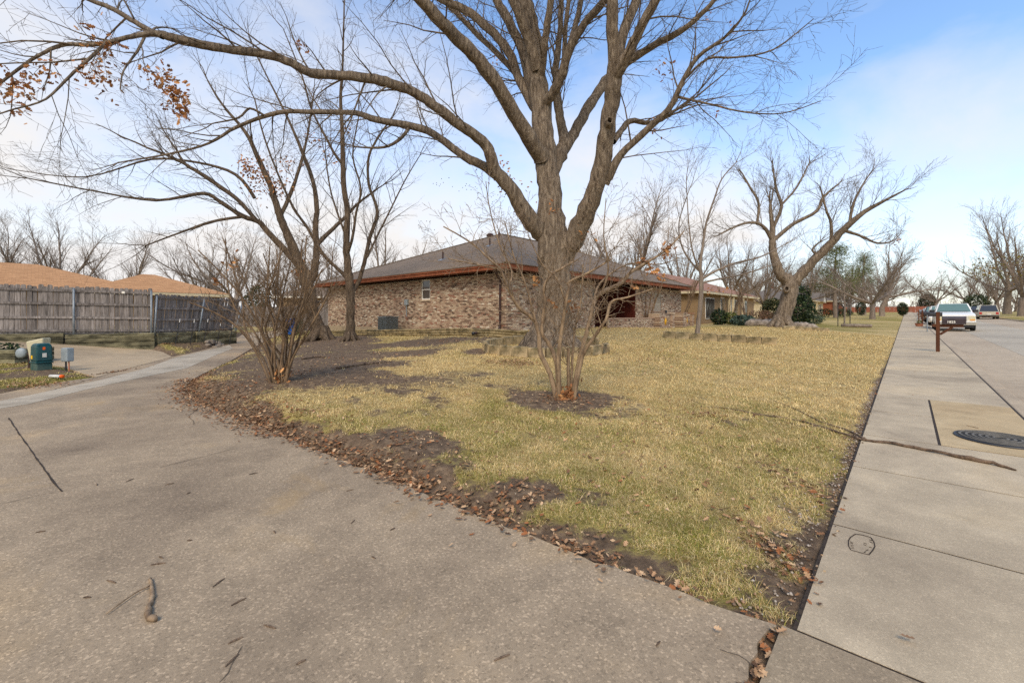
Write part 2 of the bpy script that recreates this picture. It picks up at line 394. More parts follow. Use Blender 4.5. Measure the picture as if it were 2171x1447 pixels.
M['carblue'] = glass('blue_car_paint', lin(30, 92, 168), 0.25, 0.5); M['cardark'] = glass('dark_car_paint', lin(30, 42, 50), 0.25, 0.5); M['carsilver'] = glass('silver_car_paint', lin(170, 176, 182), 0.25, 0.5)
M['tyre'] = mk('tyre_rubber', lin(24, 24, 25), lin(34, 34, 34), 10, 0.85); M['rim'] = mk('wheel_rim', lin(140, 140, 142), lin(160, 160, 160), 8, 0.35, metal=0.6)
t = NT('chrome'); M['chrome'] = t.done(lin(225, 225, 225), 0.12, 0.5, 1.0)
M['amber'] = glass('amber_lens', lin(226, 160, 80), 0.2, 0.5); M['lens'] = glass('headlight_lens', lin(206, 200, 170), 0.15, 0.6); M['red'] = glass('red_lens', lin(170, 34, 30), 0.2, 0.5)
M['bluebin'] = mk('blue_bin', lin(18, 74, 150), lin(26, 88, 166), 4, 0.45); M['darkbin'] = mk('dark_green_bin', lin(30, 48, 40), lin(40, 60, 50), 4, 0.5)
M['terracotta'] = mk('terracotta', lin(170, 110, 86), lin(190, 132, 106), 6); M['pinkpot'] = mk('pink_planter', lin(196, 168, 158), lin(206, 180, 170), 6)
M['tanbrick'] = mk('tan_brick', lin(122, 100, 74), lin(160, 134, 100), 30, bump=0.3, bscale=60); M['redfence'] = mk('red_wood_fence', lin(138, 84, 66), lin(152, 96, 76), 6)
M['sunface'] = mk('yellow_sun_metal', lin(206, 150, 30), lin(228, 178, 50), 20, 0.5); M['greybranch'] = mk('fallen_branch_bark', lin(70, 58, 50), lin(132, 112, 94), 14, 0.95, 0.7, 60)
M['aqua'] = mk('aqua_paint', lin(120, 200, 200), lin(190, 225, 222), 20)

# ------------------------------------------------------------------ the lie of the land
SLOPE = 0.0137
def plane_z(x, y):
    s = np.asarray(x) * AX.x + np.asarray(y) * AX.y
    return SLOPE * np.clip(s, -30, 190)
class Field:
    """smooth surface through control points, falling back to the street's gentle slope"""
    def __init__(s, pts, ell):
        P = np.array(pts, float); s.P = P[:, :2]; s.ell = ell
        res = P[:, 2] - plane_z(P[:, 0], P[:, 1])
        d = np.linalg.norm(s.P[:, None] - s.P[None], axis=2)
        s.w = np.linalg.solve(s.k(d) + 0.01 * np.eye(len(P)), res)
    def k(s, d): return (1 + d / s.ell) * np.exp(-d / s.ell)
    def __call__(s, x, y):
        x = np.asarray(x, float); y = np.asarray(y, float); sh = x.shape
        X = np.stack([x.ravel(), y.ravel()], 1); out = np.empty(len(X))
        for i in range(0, len(X), 20000):
            d = np.linalg.norm(X[i:i + 20000, None] - s.P[None], axis=2); out[i:i + 20000] = s.k(d) @ s.w
        return (out + plane_z(X[:, 0], X[:, 1])).reshape(sh)
def wp(u, v, D): p = W(u, v, D); return (p.x, p.y, p.z)
pave_pts = [(0, 0, 0), (-3, 3, 0), (-5, 5, .01), (0, 3, 0), (-2, -4, 0), (-10, 2, 0.02), (-5.2, 7.2, .04), (-12.3, 11, .07), (-8.75, 13.3, .07), (-10.6, 17.3, .10),
            (-13.3, 23.3, .18), (-15.7, 31, .3), (-18.4, 15.6, .62), (-14.8, 18, .12), (-16.4, 16.8, .36), (-24, 14, .9), (-22, 40, .5), (-15, 12.6, .16)]
for s_ in (-10, -5, 0, 3, 6, 10, 15, 22, 30, 45, 60, 80, 110):
    for n_ in (-.5, 1.4, 9.3): 
        q = SN(s_, n_); pave_pts.append((q.x, q.y, float(plane_z(q.x, q.y))))
ZP = Field(pave_pts, 5.0)
lawn_pts = [(-.2, 17.1, .84), (6.5, 24.5, .86), (8.9, 27, .70), (13, 31.5, .78), (.18, 11.4, .45), (.79, 6.95, .25), (7.8, 16.6, .52), (9.7, 16, .44), (16.2, 26, .84), (-8.85, 20.3, .40), (-7.0, 18.7, .45),
            (-11.7, 28.9, .5), (-10.5, 24.6, .40), (.5, 15.2, .72), (-4.25, 7.9, .35), (21, 42, 1.0), (28, 50, 1.1), (40, 66, 1.3), (60, 88, 1.7), (80, 115, 2.0), (-14, 18.9, .17), (-18.5, 16.3, .8), (-15.3, 18.9, .6), (-15.9, 24, .7),
            (-30, 30, .9), (-12.3, 11.4, .12), (-16, 10.5, .15), (-14.5, 12.2, .16), (3, 9.2, .33), (4.5, 13, .5), (-2, 5, .16), (-4, 14, .45), (-22, 42, .6), (-8, 40, .8), (8, 45, .9)]
for s_ in (2.6, 4, 6, 9, 13, 18, 24, 32, 45, 60, 80, 110):
    q = SN(s_, -.5); lawn_pts.append((q.x, q.y, float(plane_z(q.x, q.y))))
for s_ in (10, 30, 60, 90, 120):
    q = SN(s_, 11); lawn_pts.append((q.x, q.y, float(plane_z(q.x, q.y)) + .1))
def solve(u, v, fn):
    D = max(1.0, CAMH * FPX / max(v - V0, 6))
    for _ in range(60):
        x = (u - U0) / FPX * D
        D = 0.5 * D + 0.5 * (CAMH - float(fn(np.array(x), np.array(D)))) * FPX / max(v - V0, 1.0)
    return Vector(((u - U0) / FPX * D, D, float(fn(np.array((u - U0) / FPX * D), np.array(D)))))
def GP(u, v): return solve(u, v, ZP)
EDGE_PX = [(1639, 1322, 0), (1560, 1296, 0), (1450, 1258, 0), (1300, 1200, 0), (1200, 1164, .02), (1100, 1126, .06), (1000, 1086, .1), (900, 1046, .12), (780, 996, .14), (690, 962, .15), (600, 925, .17), (510, 886, .2),
           (440, 862, .2), (400, 842, .19), (388, 824, .17), (410, 802, .13), (450, 782, .1), (490, 764, .09), (520, 746, .09), (548, 730, .08), (575, 716, .06), (612, 704, .05)]
EDGE = [GP(u, v) for u, v, _ in EDGE_PX]
lawn_pts += [(p.x, p.y, p.z + b) for p, (_, _, b) in zip(EDGE, EDGE_PX)]
ZL = Field(lawn_pts, 4.0)
# pavement outlines (plan)
P2 = lambda p: (p.x, p.y)
joint_a = [GP(205, 799), GP(285, 777), GP(365, 756)]
strip = [GP(400, 749), GP(440, 739), GP(475, 727), GP(505, 714), GP(522, 705)]
island_front = [GP(205, 799), GP(150, 806), GP(100, 815), GP(50, 824), GP(0, 834), GP(-60, 846)]
island_back = [GP(205, 799), GP(176, 791), GP(133, 777), GP(90, 770), GP(29, 759), GP(-60, 748), GP(-200, 740)]
gap0, gap1 = SN(2.47, -.50), SN(-9, -.50)
ALLEY = [P2(p) for p in EDGE] + [(-13.5, 36), (-20, 46), (-24, 44), (-17.5, 33)] + [P2(p) for p in strip[::-1]] + [P2(p) for p in joint_a[::-1]] + [P2(p) for p in island_front[1:]] + [(-20, 8.6), (-20, -9)] + [P2(gap1), P2(gap0)]
F0, F1, F2 = W(0, 0, 15.8).xy, W(322, 0, 18.0).xy, W(492, 0, 21.8).xy
FL = F0 + (F0 - F1).normalized() * 5.0
toward = Vector((0.53, -0.85))
DRIVE = [P2(p) for p in joint_a] + [P2(GP(345, 746)), P2(GP(331, 743)), tuple(F1 + Vector((.10, -.22))), tuple(F0 + Vector((.05, -.22))), tuple(FL + Vector((0, -.22)))] + [(-26, 12.6)] + [P2(p) for p in island_back[::-1]][1:-1]
WALKP = [P2(SN(-9, -.47)), P2(SN(-9, 9.3)), P2(SN(190, 9.3)), P2(SN(190, -.40)), P2(SN(2.5, -.40)), P2(SN(2.47, -.47))]
def seg_dist(X, poly):
    best = np.full(len(X), 1e9)
    P = np.array(poly); Q = np.roll(P, -1, 0)
    for a, b in zip(P, Q):
        ab = b - a; L = (ab ** 2).sum()
        if L < 1e-12: continue
        t = np.clip(((X - a) @ ab) / L, 0, 1)
        best = np.minimum(best, ((X - a - t[:, None] * ab) ** 2).sum(1))
    return np.sqrt(best)
def inside(X, poly):
    P = np.array(poly); Q = np.roll(P, -1, 0); r = np.zeros(len(X), bool)
    for (x1, y1), (x2, y2) in zip(P, Q):
        if y1 == y2: continue
        c = ((y1 > X[:, 1]) != (y2 > X[:, 1])) & (X[:, 0] < (x2 - x1) * (X[:, 1] - y1) / (y2 - y1) + x1); r ^= c
    return r
def sdf(x, y):
    X = np.stack([np.asarray(x, float).ravel(), np.asarray(y, float).ravel()], 1); out = np.full(len(X), 1e9)
    for poly in (ALLEY, DRIVE, WALKP):
        d = seg_dist(X, poly); d[inside(X, poly)] *= -1; out = np.minimum(out, d)
    return out.reshape(np.asarray(x).shape)
def ground_z(x, y, d=None):
    x = np.asarray(x, float); y = np.asarray(y, float)
    if d is None: d = sdf(x, y)
    zp = ZP(x, y); zl = ZL(x, y)
    zl = zl + (fbm(x * 1.3, y * 1.3, 5, 4) - .5) * .05 * sstep(.1, .6, d)
    w = .38
    z = zp - .025 + (zl - zp + .025) * sstep(0, w, d)
    n = x * -BX.x + y * -BX.y
    z = z - .12 * sstep(0, .16, -d) - .2 * sstep(1.2, 1.6, n) * (n < 9.5) * (d < 0)
    return z
def gz(x, y): return float(ground_z(np.array([x]), np.array([y]))[0])
def top_z(x, y):
    x = np.array([float(x)]); y = np.array([float(y)]); d = sdf(x, y); return float(np.where(d < 0, np.maximum(ZP(x, y), ground_z(x, y, d)), ground_z(x, y, d))[0])
def GT(u, v): return solve(u, v, top_z)
def GL(u, v): return solve(u, v, lambda x, y: ground_z(np.array([float(x)]), np.array([float(y)]))[0])

# cover of turf (r), greenness (g) and leaf litter (b)
def ell(u, v, ru, rv, k=1.0): 
    c = GL(u, v); l = GL(u - ru, v); b = GL(u, v + rv); t_ = GL(u, v - rv)
    return (c.x, (b.y + t_.y) / 2, abs(c.x - l.x), abs(t_.y - b.y) / 2, k)
BARE = [ell(590, 792, 130, 20, 1.2), ell(740, 800, 110, 14, .8), ell(700, 760, 110, 8, .9), ell(840, 750, 120, 8, .55), ell(860, 728, 190, 6, 1.1), ell(690, 722, 50, 8, 1.0), ell(742, 724, 60, 8, 1.0), ell(850, 950, 75, 42, 1.1), ell(800, 925, 60, 25, .8),
        ell(1110, 1045, 85, 36, 1.2), ell(1187, 848, 118, 22, 1.8), ell(1012, 746, 28, 9, 1.2), ell(1662, 1265, 45, 60, .75), ell(1715, 1120, 28, 60, .4), ell(470, 830, 60, 22, 1.2), ell(1690, 1000, 60, 20, .2), ell(560, 770, 100, 14, .9)]
def cover(x, y, d=None):
    x = np.asarray(x, float); y = np.asarray(y, float)
    if d is None: d = sdf(x, y)
    c = np.ones_like(x) * 1.0
    wob = (fbm(x * 1.1, y * 1.1, 31, 4) - .5) * 1.6 + (fbm(x * 7, y * 7, 35, 3) - .5) * .9
    for (cx, cy, rx, ry, k) in BARE:
        q = np.sqrt(((x - cx) / max(rx, .1)) ** 2 + ((y - cy) / max(ry, .1)) ** 2) + wob * (.25 if k > 1.5 else .75)
        c -= k * (1 - sstep(.45, 1.3, q))
    left = .8 * sstep(0.8, -2.5, x - (y - 9) * -.25) * sstep(6, 8.5, y) * sstep(26, 18, y)
    c -= left * sstep(.40, .62, fbm(x * .55 + y * .15, y * .8, 77, 4)) * 1.1
    bank = (1 - sstep(.1, .42, d + (fbm(x * 2.5, y * 2.5, 61, 3) - .5) * .5)) * sstep(2.6, .6, x) * sstep(2.0, 3.0, y)
    c -= bank * 1.2
    far = sstep(10, 26, y)
    n_ = -(x * BX.x + y * BX.y); c -= (1 - sstep(.02, .16, d + (fbm(x * 5, y * 5, 41, 3) - .5) * .2)) * sstep(-.9, -.5, n_) * .9 * sstep(16, 9, y)
    c -= sstep(.60, .74, fbm(x * 1.7, y * 1.7, 88, 4)) * .6 * sstep(14, 5, y)
    g = .6 * sstep(8.5, 2.2, np.hypot(x, y)) + .2 + (fbm(x * .5, y * .5, 51, 4) - .5) * .9 + (fbm(x * 3.2, y * 3.2, 57, 3) - .5) * 1.0 - .3 * sstep(4.5, 10, y) * (x > -4)
    isl = ((x < -8) & (y < 14)); g = np.where(isl, .95, g); c = np.where(isl, 1 - .9 * sstep(.45, .6, fbm(x * 1.2, y * 1.2, 91, 3)), c)
    g = np.where((x < -12) & (y > 14), .55, g)
    fl = fbm(x * .25, y * .25, 64, 4)
    g = np.where(y > 26, np.clip((fl - .36) * 2.2, 0, 1) * .8, g)
    l = np.clip(.35 + .55 * sstep(9, 17, y) * sstep(-1, 3, x) + (fbm(x * .8, y * .8, 13, 3) - .5), 0, 1) * (1 - .6 * sstep(30, 60, y))
    return np.clip(c, 0, 1), np.clip(g, 0, 1), l

# one sheet of ground, fine near the viewer's feet and coarse towards the horizon
th = np.concatenate([np.linspace(-62, 62, 450), np.linspace(66, 294, 46)]) * math.pi / 180
rr = np.concatenate([[.35, .7, 1.05], 1.4 * 1.0185 ** np.arange(0, 250)]); rr = np.concatenate([rr, rr[-1] * 1.07 ** np.arange(1, 36)])
TH, RR = np.meshgrid(th, rr); GX = (np.sin(TH) * RR); GY = (np.cos(TH) * RR)
gd = sdf(GX, GY); GZ = ground_z(GX, GY, gd); cv = cover(GX, GY, gd)
nr, nt = GX.shape
V = np.stack([GX.ravel(), GY.ravel(), GZ.ravel()], 1); V = np.vstack([V, [[0, 0, -.15]]])
i = np.arange(nr - 1)[:, None]; j = np.arange(nt)[None]; j2 = (j + 1) % nt
Q = np.stack([i * nt + j, (i + 1) * nt + j + 0 * i, (i + 1) * nt + j2, i * nt + j2], -1)[..., ::-1].reshape(-1, 4)
tri = np.stack([np.full(nt, nr * nt), np.arange(nt), (np.arange(nt) + 1) % nt], 1)[:, ::-1]
loops = np.concatenate([Q.ravel(), tri.ravel()]); starts = np.concatenate([np.arange(len(Q)) * 4, len(Q) * 4 + np.arange(nt) * 3]); totals = np.concatenate([np.full(len(Q), 4), np.full(nt, 3)])
gcol = np.ones((len(V), 4)); gcol[:-1, 0] = cv[0].ravel(); gcol[:-1, 1] = cv[1].ravel(); gcol[:-1, 2] = cv[2].ravel()
tag(link('ground', np_mesh('ground', V, loops, starts, totals, M['turf'], True, gcol)), 'straw coloured winter lawn and bare earth', 'ground', kind='structure')

def sheet(name, poly, mat, zoff, parent, step=.45, rag=.0, thick=.14):
    """a paved sheet that follows the ground: densified outline, inner points, triangulated, with a skirt"""
    pts = []; P = [Vector(p) for p in poly]
    for a, b in zip(P, P[1:] + P[:1]):
        n = max(1, int((b - a).length / (.09 if max(a.length, b.length) < 11 else .5)))
        for k in range(n):
            q = a.lerp(b, k / n)
            if rag: q = q + Vector((random.gauss(0, rag), random.gauss(0, rag))) * (1 if q.length < 12 else .3)
            pts.append(q)
    nb = len(pts); xs = [p.x for p in pts]; ys = [p.y for p in pts]
    gx, gy = np.meshgrid(np.arange(min(xs), max(xs), step), np.arange(min(ys), max(ys), step))
    X = np.stack([gx.ravel(), gy.ravel()], 1); X = X[inside(X, [tuple(p) for p in pts])]; X = X[seg_dist(X, [tuple(p) for p in pts]) > step * .4]
    r = geometry.delaunay_2d_cdt(pts + [Vector(q) for q in X], [(k, (k + 1) % nb) for k in range(nb)], [], 1, 1e-5)
    v2, fs = r[0], r[2]
    xy = np.array([(q.x, q.y) for q in v2]); z = ZP(xy[:, 0], xy[:, 1]) + zoff
    mb = MB(); mb.v = [(a, b, c) for (a, b), c in zip(xy, z)]; mb.f = [tuple(f) if (xy[f[1]] - xy[f[0]])[0] * (xy[f[2]] - xy[f[0]])[1] - (xy[f[1]] - xy[f[0]])[1] * (xy[f[2]] - xy[f[0]])[0] > 0 else tuple(f)[::-1] for f in fs]
    zb = ZP(np.array(xs), np.array(ys)) + zoff
    for k in range(nb):
        a, b = pts[k], pts[(k + 1) % nb]; z1, z2 = zb[k], zb[(k + 1) % nb]
        mb.add([(a.x, a.y, z1), (b.x, b.y, z2), (b.x, b.y, z2 - thick), (a.x, a.y, z1 - thick)], [(0, 1, 2, 3), (3, 2, 1, 0)][:1])
    return mb.build(name, mat, parent)
alley = sheet('alley', ALLEY, M['alley'], 0.0, None, .5, .012); tag(alley, 'worn exposed aggregate concrete alley curving behind the lawn', 'alley', kind='structure')
drive = sheet('driveway', DRIVE, M['drive'], 0.004, None, .5); tag(drive, 'smooth tan concrete driveway rising to the wooden fence', 'driveway', kind='structure')
def ribbon(name, pts, w, mat, parent, lift=.004, jitter=.0, fn=GP):
    mb = MB(); P = [Vector(p) for p in pts]; dense = []
    for a, b in zip(P, P[1:]):
        n = max(2, int((b - a).length / .12))
        dense += [a.lerp(b, k / n) for k in range(n)]
    dense.append(P[-1]); top = []
    for k, p in enumerate(dense):
        t_ = (dense[min(k + 1, len(dense) - 1)] - dense[max(k - 1, 0)]); s_ = Vector((-t_.y, t_.x, 0)).normalized()
        p = p + s_ * random.gauss(0, jitter); ww = w * random.uniform(.5, 1.2)
        z = float(ZP(np.array(p.x), np.array(p.y))) + lift
        top.append(((p + s_ * ww / 2).x, (p + s_ * ww / 2).y, z)); top.append(((p - s_ * ww / 2).x, (p - s_ * ww / 2).y, z))
    mb.add(top, [(2 * k, 2 * k + 1, 2 * k + 3, 2 * k + 2)[::-1] for k in range(len(dense) - 1)])
    return mb.build(name, mat, parent)
sheet('repair_panel', [P2(GP(u, v)) for u, v in ((-40, 858), (60, 838), (210, 806), (300, 783), (372, 758), (440, 742), (486, 731), (494, 738), (450, 756), (396, 780), (300, 800), (180, 826), (60, 856), (-40, 872))], concrete('repair_concrete', lin(176, 166, 150), lin(146, 136, 120), lin(182, 170, 150), 120, 0.3, 0.9), .005, alley, .5, .01, .01)
ribbon('expansion_joint', [GP(18, 886), GP(45, 925), GP(75, 968), GP(105, 1010), GP(130, 1042)], .016, M['joint'], alley, jitter=.002)
ribbon('crack', [GP(338, 990), GP(400, 976), GP(470, 958), GP(502, 950)], 0.0063, M['crack'], alley, jitter=.01)
ribbon('crack', [GP(420, 863), GP(400, 880), GP(415, 900)], 0.0084, M['crack'], alley, jitter=.012)
ribbon('crack', [GP(365, 757), GP(285, 778), GP(205, 800), GP(0, 858)], 0.0140, M['crack'], alley, jitter=.01)
ribbon('crack', [GP(200, 799), GP(300, 795), GP(390, 770), GP(470, 742)], 0.0112, M['crack'], alley, jitter=.02)
ribbon('crack', [GP(0, 1068), GP(60, 1055), GP(118, 1043)], 0.0056, M['crack'], alley, jitter=.008)
ribbon('crack', [GP(470, 1446), GP(490, 1410), GP(512, 1370)], 0.0042, M['crack'], alley, jitter=.006)
ribbon('crack', [GP(1527, 1376), GP(1565, 1392), GP(1598, 1412)], 0.0056, M['crack'], alley, jitter=.006)

# sidewalk, kerb and street: slabs with open joints over a dirt bed
side_root = thing('sidewalk', 'pale concrete pavement of jointed slabs beside the street', 'pavement'); side_root['kind'] = 'structure'
def slab(name, s0, s1, n0, n1, mat, parent, zt=0.0, th_=.13, gap=.009, bev=.0):
    s0 += gap; s1 -= gap; n0 += gap; n1 -= gap; ns = max(1, int((s1 - s0) / 4)); secs = []
    for k in range(ns + 1):
        s_ = s0 + (s1 - s0) * k / ns; sec = []
        for n_, dz in ((n0, 0), (n1, 0), (n1, -th_), (n0, -th_)):
            q = SN(s_, n_); sec.append((q.x, q.y, float(plane_z(q.x, q.y)) + zt + dz))
        secs.append(sec)
    mb = MB().loft(secs); mb.f = [f[::-1] for f in mb.f]
    return mb.build(name, mat, parent, bevel=bev)
bed = MB().loft([[(SN(s_, n_).x, SN(s_, n_).y, float(SLOPE * s_) + dz) for n_, dz in ((-.41, -.003), (1.38, -.003), (1.38, -.12), (-.41, -.12))] for s_ in (-9, 190)])
bed.build('joint_bed', M['joint'], side_root)
js = [2.47, 3.86, 5.4, 6.83, 8.5, 10.05]
while js[-1] < 75: js.append(js[-1] + 1.5)
for k, (a, b) in enumerate(zip(js, js[1:])):
    if 6.8 < a < 10 and b < 10.1: 
        slab('slab', a, b, -.40, .27, M['walk'], side_root)
    else: slab('slab', a, b, -.40, 1.19, M['walk'], side_root)
slab('slab', 6.83, 10.05, .275, 1.19, M['inlet'], side_root, .002, gap=.012)
slab('slab', 75, 190, -.40, 1.19, M['walk'], side_root)
for a, b in ((2.47, -.6), (-.6, -4), (-4, -9)): slab('slab', b, a, -.46, 1.19, M['apron'], side_root, .001, gap=.009)
kerb_root = thing('kerb', 'low concrete kerb between pavement and street', 'kerb'); kerb_root['kind'] = 'structure'
k_ = -9.0
while k_ < 190:
    L_ = 3.05 if k_ < 60 else 40
    slab('kerb_stone', k_, k_ + L_, 1.20, 1.40, M['inlet'] if 5 < k_ < 8 else M['street'], kerb_root, .004, .25, .004, .02); k_ += L_
k_ = -9.0
while k_ < 190: slab('kerb_stone', k_, k_ + 20, 9.2, 9.4, M['street'], kerb_root, .0, .25, .004, .02); k_ += 20
street_root = thing('street', 'wide beige concrete street with lengthwise joints', 'street'); street_root['kind'] = 'structure'
for n0, n1, mt in ((1.40, 2.92, 'street'), (2.92, 6.1, 'street_grey'), (6.1, 9.2, 'street')):
    k_ = -9.0
    while k_ < 190:
        L_ = 6.1 if k_ < 60 else 30
        slab('slab', k_, k_ + L_, n0, n1, M[mt], street_root, -.125, .1, .006, 0); k_ += L_
MB().loft([[(SN(s_, n_).x, SN(s_, n_).y, float(SLOPE * s_) + dz) for n_, dz in ((1.3, -.132), (9.3, -.132), (9.3, -.2), (1.3, -.2))] for s_ in (-9, 190)]).build('joint_bed', M['joint'], street_root)
# maker's mark pressed into the near slab
stamp = MB(); c0 = GP(1827, 1154)
ring = [GP(u, v) for u, v in ((1799, 1146), (1803, 1139), (1814, 1132), (1828, 1134), (1846, 1139), (1853, 1149), (1855, 1158), (1850, 1167), (1842, 1176), (1826, 1172), (1804, 1166), (1799, 1157))]
for a, b in zip(ring, ring[1:] + ring[:1]): stamp.bar(a + Vector((0, 0, .0025)), b + Vector((0, 0, .0025)), .006, .003)
for (u1, v1, u2, v2) in ((1802, 1148, 1808, 1151), (1803, 1151, 1808, 1153), (1803, 1155, 1810, 1157), (1804, 1158, 1810, 1160), (1805, 1162, 1811, 1163), (1831, 1151, 1838, 1153), (1831, 1154, 1837, 1157), (1843, 1144, 1849, 1146), (1844, 1148, 1850, 1151), (1842, 1159, 1848, 1161), (1836, 1167, 1841, 1165), (1832, 1171, 1836, 1169)):
    stamp.bar(GP(u1, v1) + Vector((0, 0, .0025)), GP(u2, v2) + Vector((0, 0, .0025)), .004, .003)
stamp.build('makers_stamp', M['joint'], side_root)['label'] = 'octagonal maker stamp pressed into the concrete'

# ------------------------------------------------------------------ brick house on the lawn
BL, BH, BT, MJ = .20, .067, .05, .011
def brick_cells(w, h, openings, holes=None, lattice=False):
    """running-bond cells (x0, x1, z0, z1) on a w x h wall, clear of openings"""
    out = []; nrow = int(h / BH)
    for r in range(nrow):
        z0, z1 = r * BH, (r + 1) * BH - MJ; x = -(BL / 2) * (r % 2)
        while x < w:
            a, b = max(x, 0), min(x + BL - MJ, w)
            x += BL
            if b - a < .04: continue
            segs = [(a, b)]
            for (ox0, ox1, oz0, oz1) in openings:
                if z1 > oz0 and z0 < oz1:
                    ns = []
                    for (p, q) in segs:
                        if q <= ox0 or p >= ox1: ns.append((p, q))
                        else:
                            if ox0 - p > .04: ns.append((p, ox0 - .004))
                            if q - ox1 > .04: ns.append((ox1 + .004, q))
                    segs = ns
            for (p, q) in segs:
                if lattice and 2 <= r < nrow - 2 and ((int(p / .10) + r) % 2 == 0): q = p + (q - p) * .5
                out.append((p, q, z0, z1))
    return out
def brickwork(cells, place, depth=.03):
    mb = MB()
    for (a, b, z0, z1) in cells:
        j = random.uniform(-.004, .004)
        vs = [place(a, -depth, z0), place(b, -depth, z0), place(b, -depth, z1), place(a, -depth, z1), place(a, j, z0), place(b, j, z0), place(b, j, z1), place(a, j, z1)]
        mb.add(vs, [(4, 5, 6, 7), (0, 4, 7, 3), (5, 1, 2, 6), (7, 6, 2, 3), (0, 1, 5, 4)])
    return mb
def orient(mb, nrm):
    return mb
HZ = .72
C1 = Vector((-.195, 17.1, HZ))
house = thing('brick_house', 'long single storey brick house with brown hip roof and rust red fascia', 'house', C1, ROT)
L1, D1, WI, EZ = 20.0, 17.4, .6, 2.92          # eave rectangle, wall inset, top of fascia above base
WH = 2.62
# walls: mortar core behind proud bricks.  side wall faces -x, front wall faces -y
win = (5.75, 6.47, 2.33 - HZ, 3.33 - HZ)
core = MB()
def wallbox(x0, x1, y0, y1, z0, z1): core.rbox((x0, y0, z0), (x1, y1, z1))
wallbox(WI + .02, WI + .22, WI + .02, WI + win[0] - .6, -.25, WH); wallbox(WI + .02, WI + .22, WI + win[1] - .6, D1 - WI, -.25, WH)
wallbox(WI + .02, WI + .22, WI + win[0] - .6, WI + win[1] - .6, -.25, win[2]); wallbox(WI + .02, WI + .22, WI + win[0] - .6, WI + win[1] - .6, win[3], WH)
wallbox(WI + .22, 7.5, WI + .02, WI + .22, -.25, WH); wallbox(12.2, L1 - WI, WI + .02, WI + .22, -.25, WH)
wallbox(7.3, 7.5, WI + .22, 3.2, -.25, WH); wallbox(12.2, 12.4, WI + .22, 3.2, -.25, WH)
wallbox(L1 - WI - .2, L1 - WI, WI + .22, D1 - WI, -.25, WH); wallbox(WI + .22, L1 - WI - .2, D1 - WI - .2, D1 - WI, -.25, WH)
wall = core.build('wall', M['mortar'], house)
FZ = .16
sidecells = brick_cells(D1 - 2 * WI, WH - FZ, [(win[0] - .6, win[1] - .6, win[2] - FZ - .03, win[3] - FZ)])
place_side = lambda a, o, z: (WI - .0 - o + .02 * 0, WI + a, FZ + z)
frontcells = brick_cells(7.5 - WI, WH - FZ, [(3.0, 4.3, .75, 2.0), (6.62, 6.84, .5, 2.1)])
place_front = lambda a, o, z: (WI + a, WI - o, FZ + z)
wingcells = brick_cells(L1 - WI - 12.2, WH - FZ, [(2.7, 3.7, .7, 2.1)])
place_wing = lambda a, o, z: (12.2 + a, WI - o, FZ + z)
# the bricks that show largest are pieces of their own, the rest are laid as one field
allc = [(place_side, c) for c in sidecells] + [(place_front, c) for c in frontcells] + [(place_wing, c) for c in wingcells]
singles = [(p, c) for (p, c) in allc if p is place_side and abs(c[1] - c[0] - (BL - MJ)) < 1e-4 and c[0] < 1.9][:300]
sid = set(id(c) for _, c in singles)
for pl in (place_side, place_front, place_wing):
    mbb = brickwork([c for p, c in allc if p is pl and id(c) not in sid], pl)
    if pl is place_side: mbb.f = [f[::-1] for f in mbb.f]
    o = mbb.build('brickwork', M['brick'], wall, kind='stuff')
onebrick = brickwork([(0, BL - MJ, 0, BH - MJ)], lambda a, o, z: (-o, a, z)); onebrick.f = [f[::-1] for f in onebrick.f]
obm = onebrick.mesh('brick', M['brick_one'])
for _, c in singles: link('brick', obm, wall, (WI + random.uniform(-.004, .004), WI + c[0], FZ + c[2]))
fd = MB(); fd.rbox((WI - .015, WI - .015, -.45), (7.52, WI + .2, FZ - .003)); fd.rbox((WI - .015, WI + .2, -.45), (WI + .2, D1 - WI, FZ - .003))
fd.build('foundation', M['apron'], house); MB().rbox((12.18, WI - .015, -.45), (L1 - WI, WI + .2, FZ - .003)).build('foundation', M['apron'], house)
# roof
PIT = .39; rx0, rx1 = D1 / 2, L1 - 5.0; RZ = EZ + PIT * D1 / 2
rf = MB(); ov = .04
rf.add([(-ov, -ov, EZ), (L1 + ov, -ov, EZ), (L1 + ov, D1 + ov, EZ), (-ov, D1 + ov, EZ), (rx0, D1 / 2, RZ), (rx1, D1 / 2, RZ)], [(0, 1, 5, 4), (1, 2, 5), (2, 3, 4, 5), (3, 0, 4)])
rf.add([(-ov, -ov, EZ), (L1 + ov, -ov, EZ), (L1 + ov, D1 + ov, EZ), (-ov, D1 + ov, EZ), (-ov, -ov, EZ - .03), (L1 + ov, -ov, EZ - .03), (L1 + ov, D1 + ov, EZ - .03), (-ov, D1 + ov, EZ - .03)], [(0, 4, 5, 1), (1, 5, 6, 2), (2, 6, 7, 3), (3, 7, 4, 0)])
roof = rf.build('roof', M['roof'], house)
rg = MB()
for a, b in (((-ov, -ov, EZ), (rx0, D1 / 2, RZ)), ((-ov, D1 + ov, EZ), (rx0, D1 / 2, RZ)), ((L1 + ov, -ov, EZ), (rx1, D1 / 2, RZ)), ((rx0, D1 / 2, RZ), (rx1, D1 / 2, RZ))): rg.bar(Vector(a) + Vector((0, 0, .01)), Vector(b) + Vector((0, 0, .01)), .26, .035)
rg.build('ridge_cap', M['roof'], roof)
fa = MB(); fa.rbox((0, 0, EZ - .24), (.04, D1, EZ - .034)); fa.rbox((.04, 0, EZ - .24), (L1, .04, EZ - .034)); fa.rbox((.04, D1 - .04, EZ - .24), (L1, D1, EZ - .034)); fa.rbox((L1 - .04, .04, EZ - .24), (L1, D1 - .04, EZ - .034))
fa.build('fascia', M['fascia'], house)
gt = MB(); gt.rbox((-.03, 0, EZ - .10), (-.003, D1, EZ - .036)); gt.build('drip_edge', M['fascia'], house)
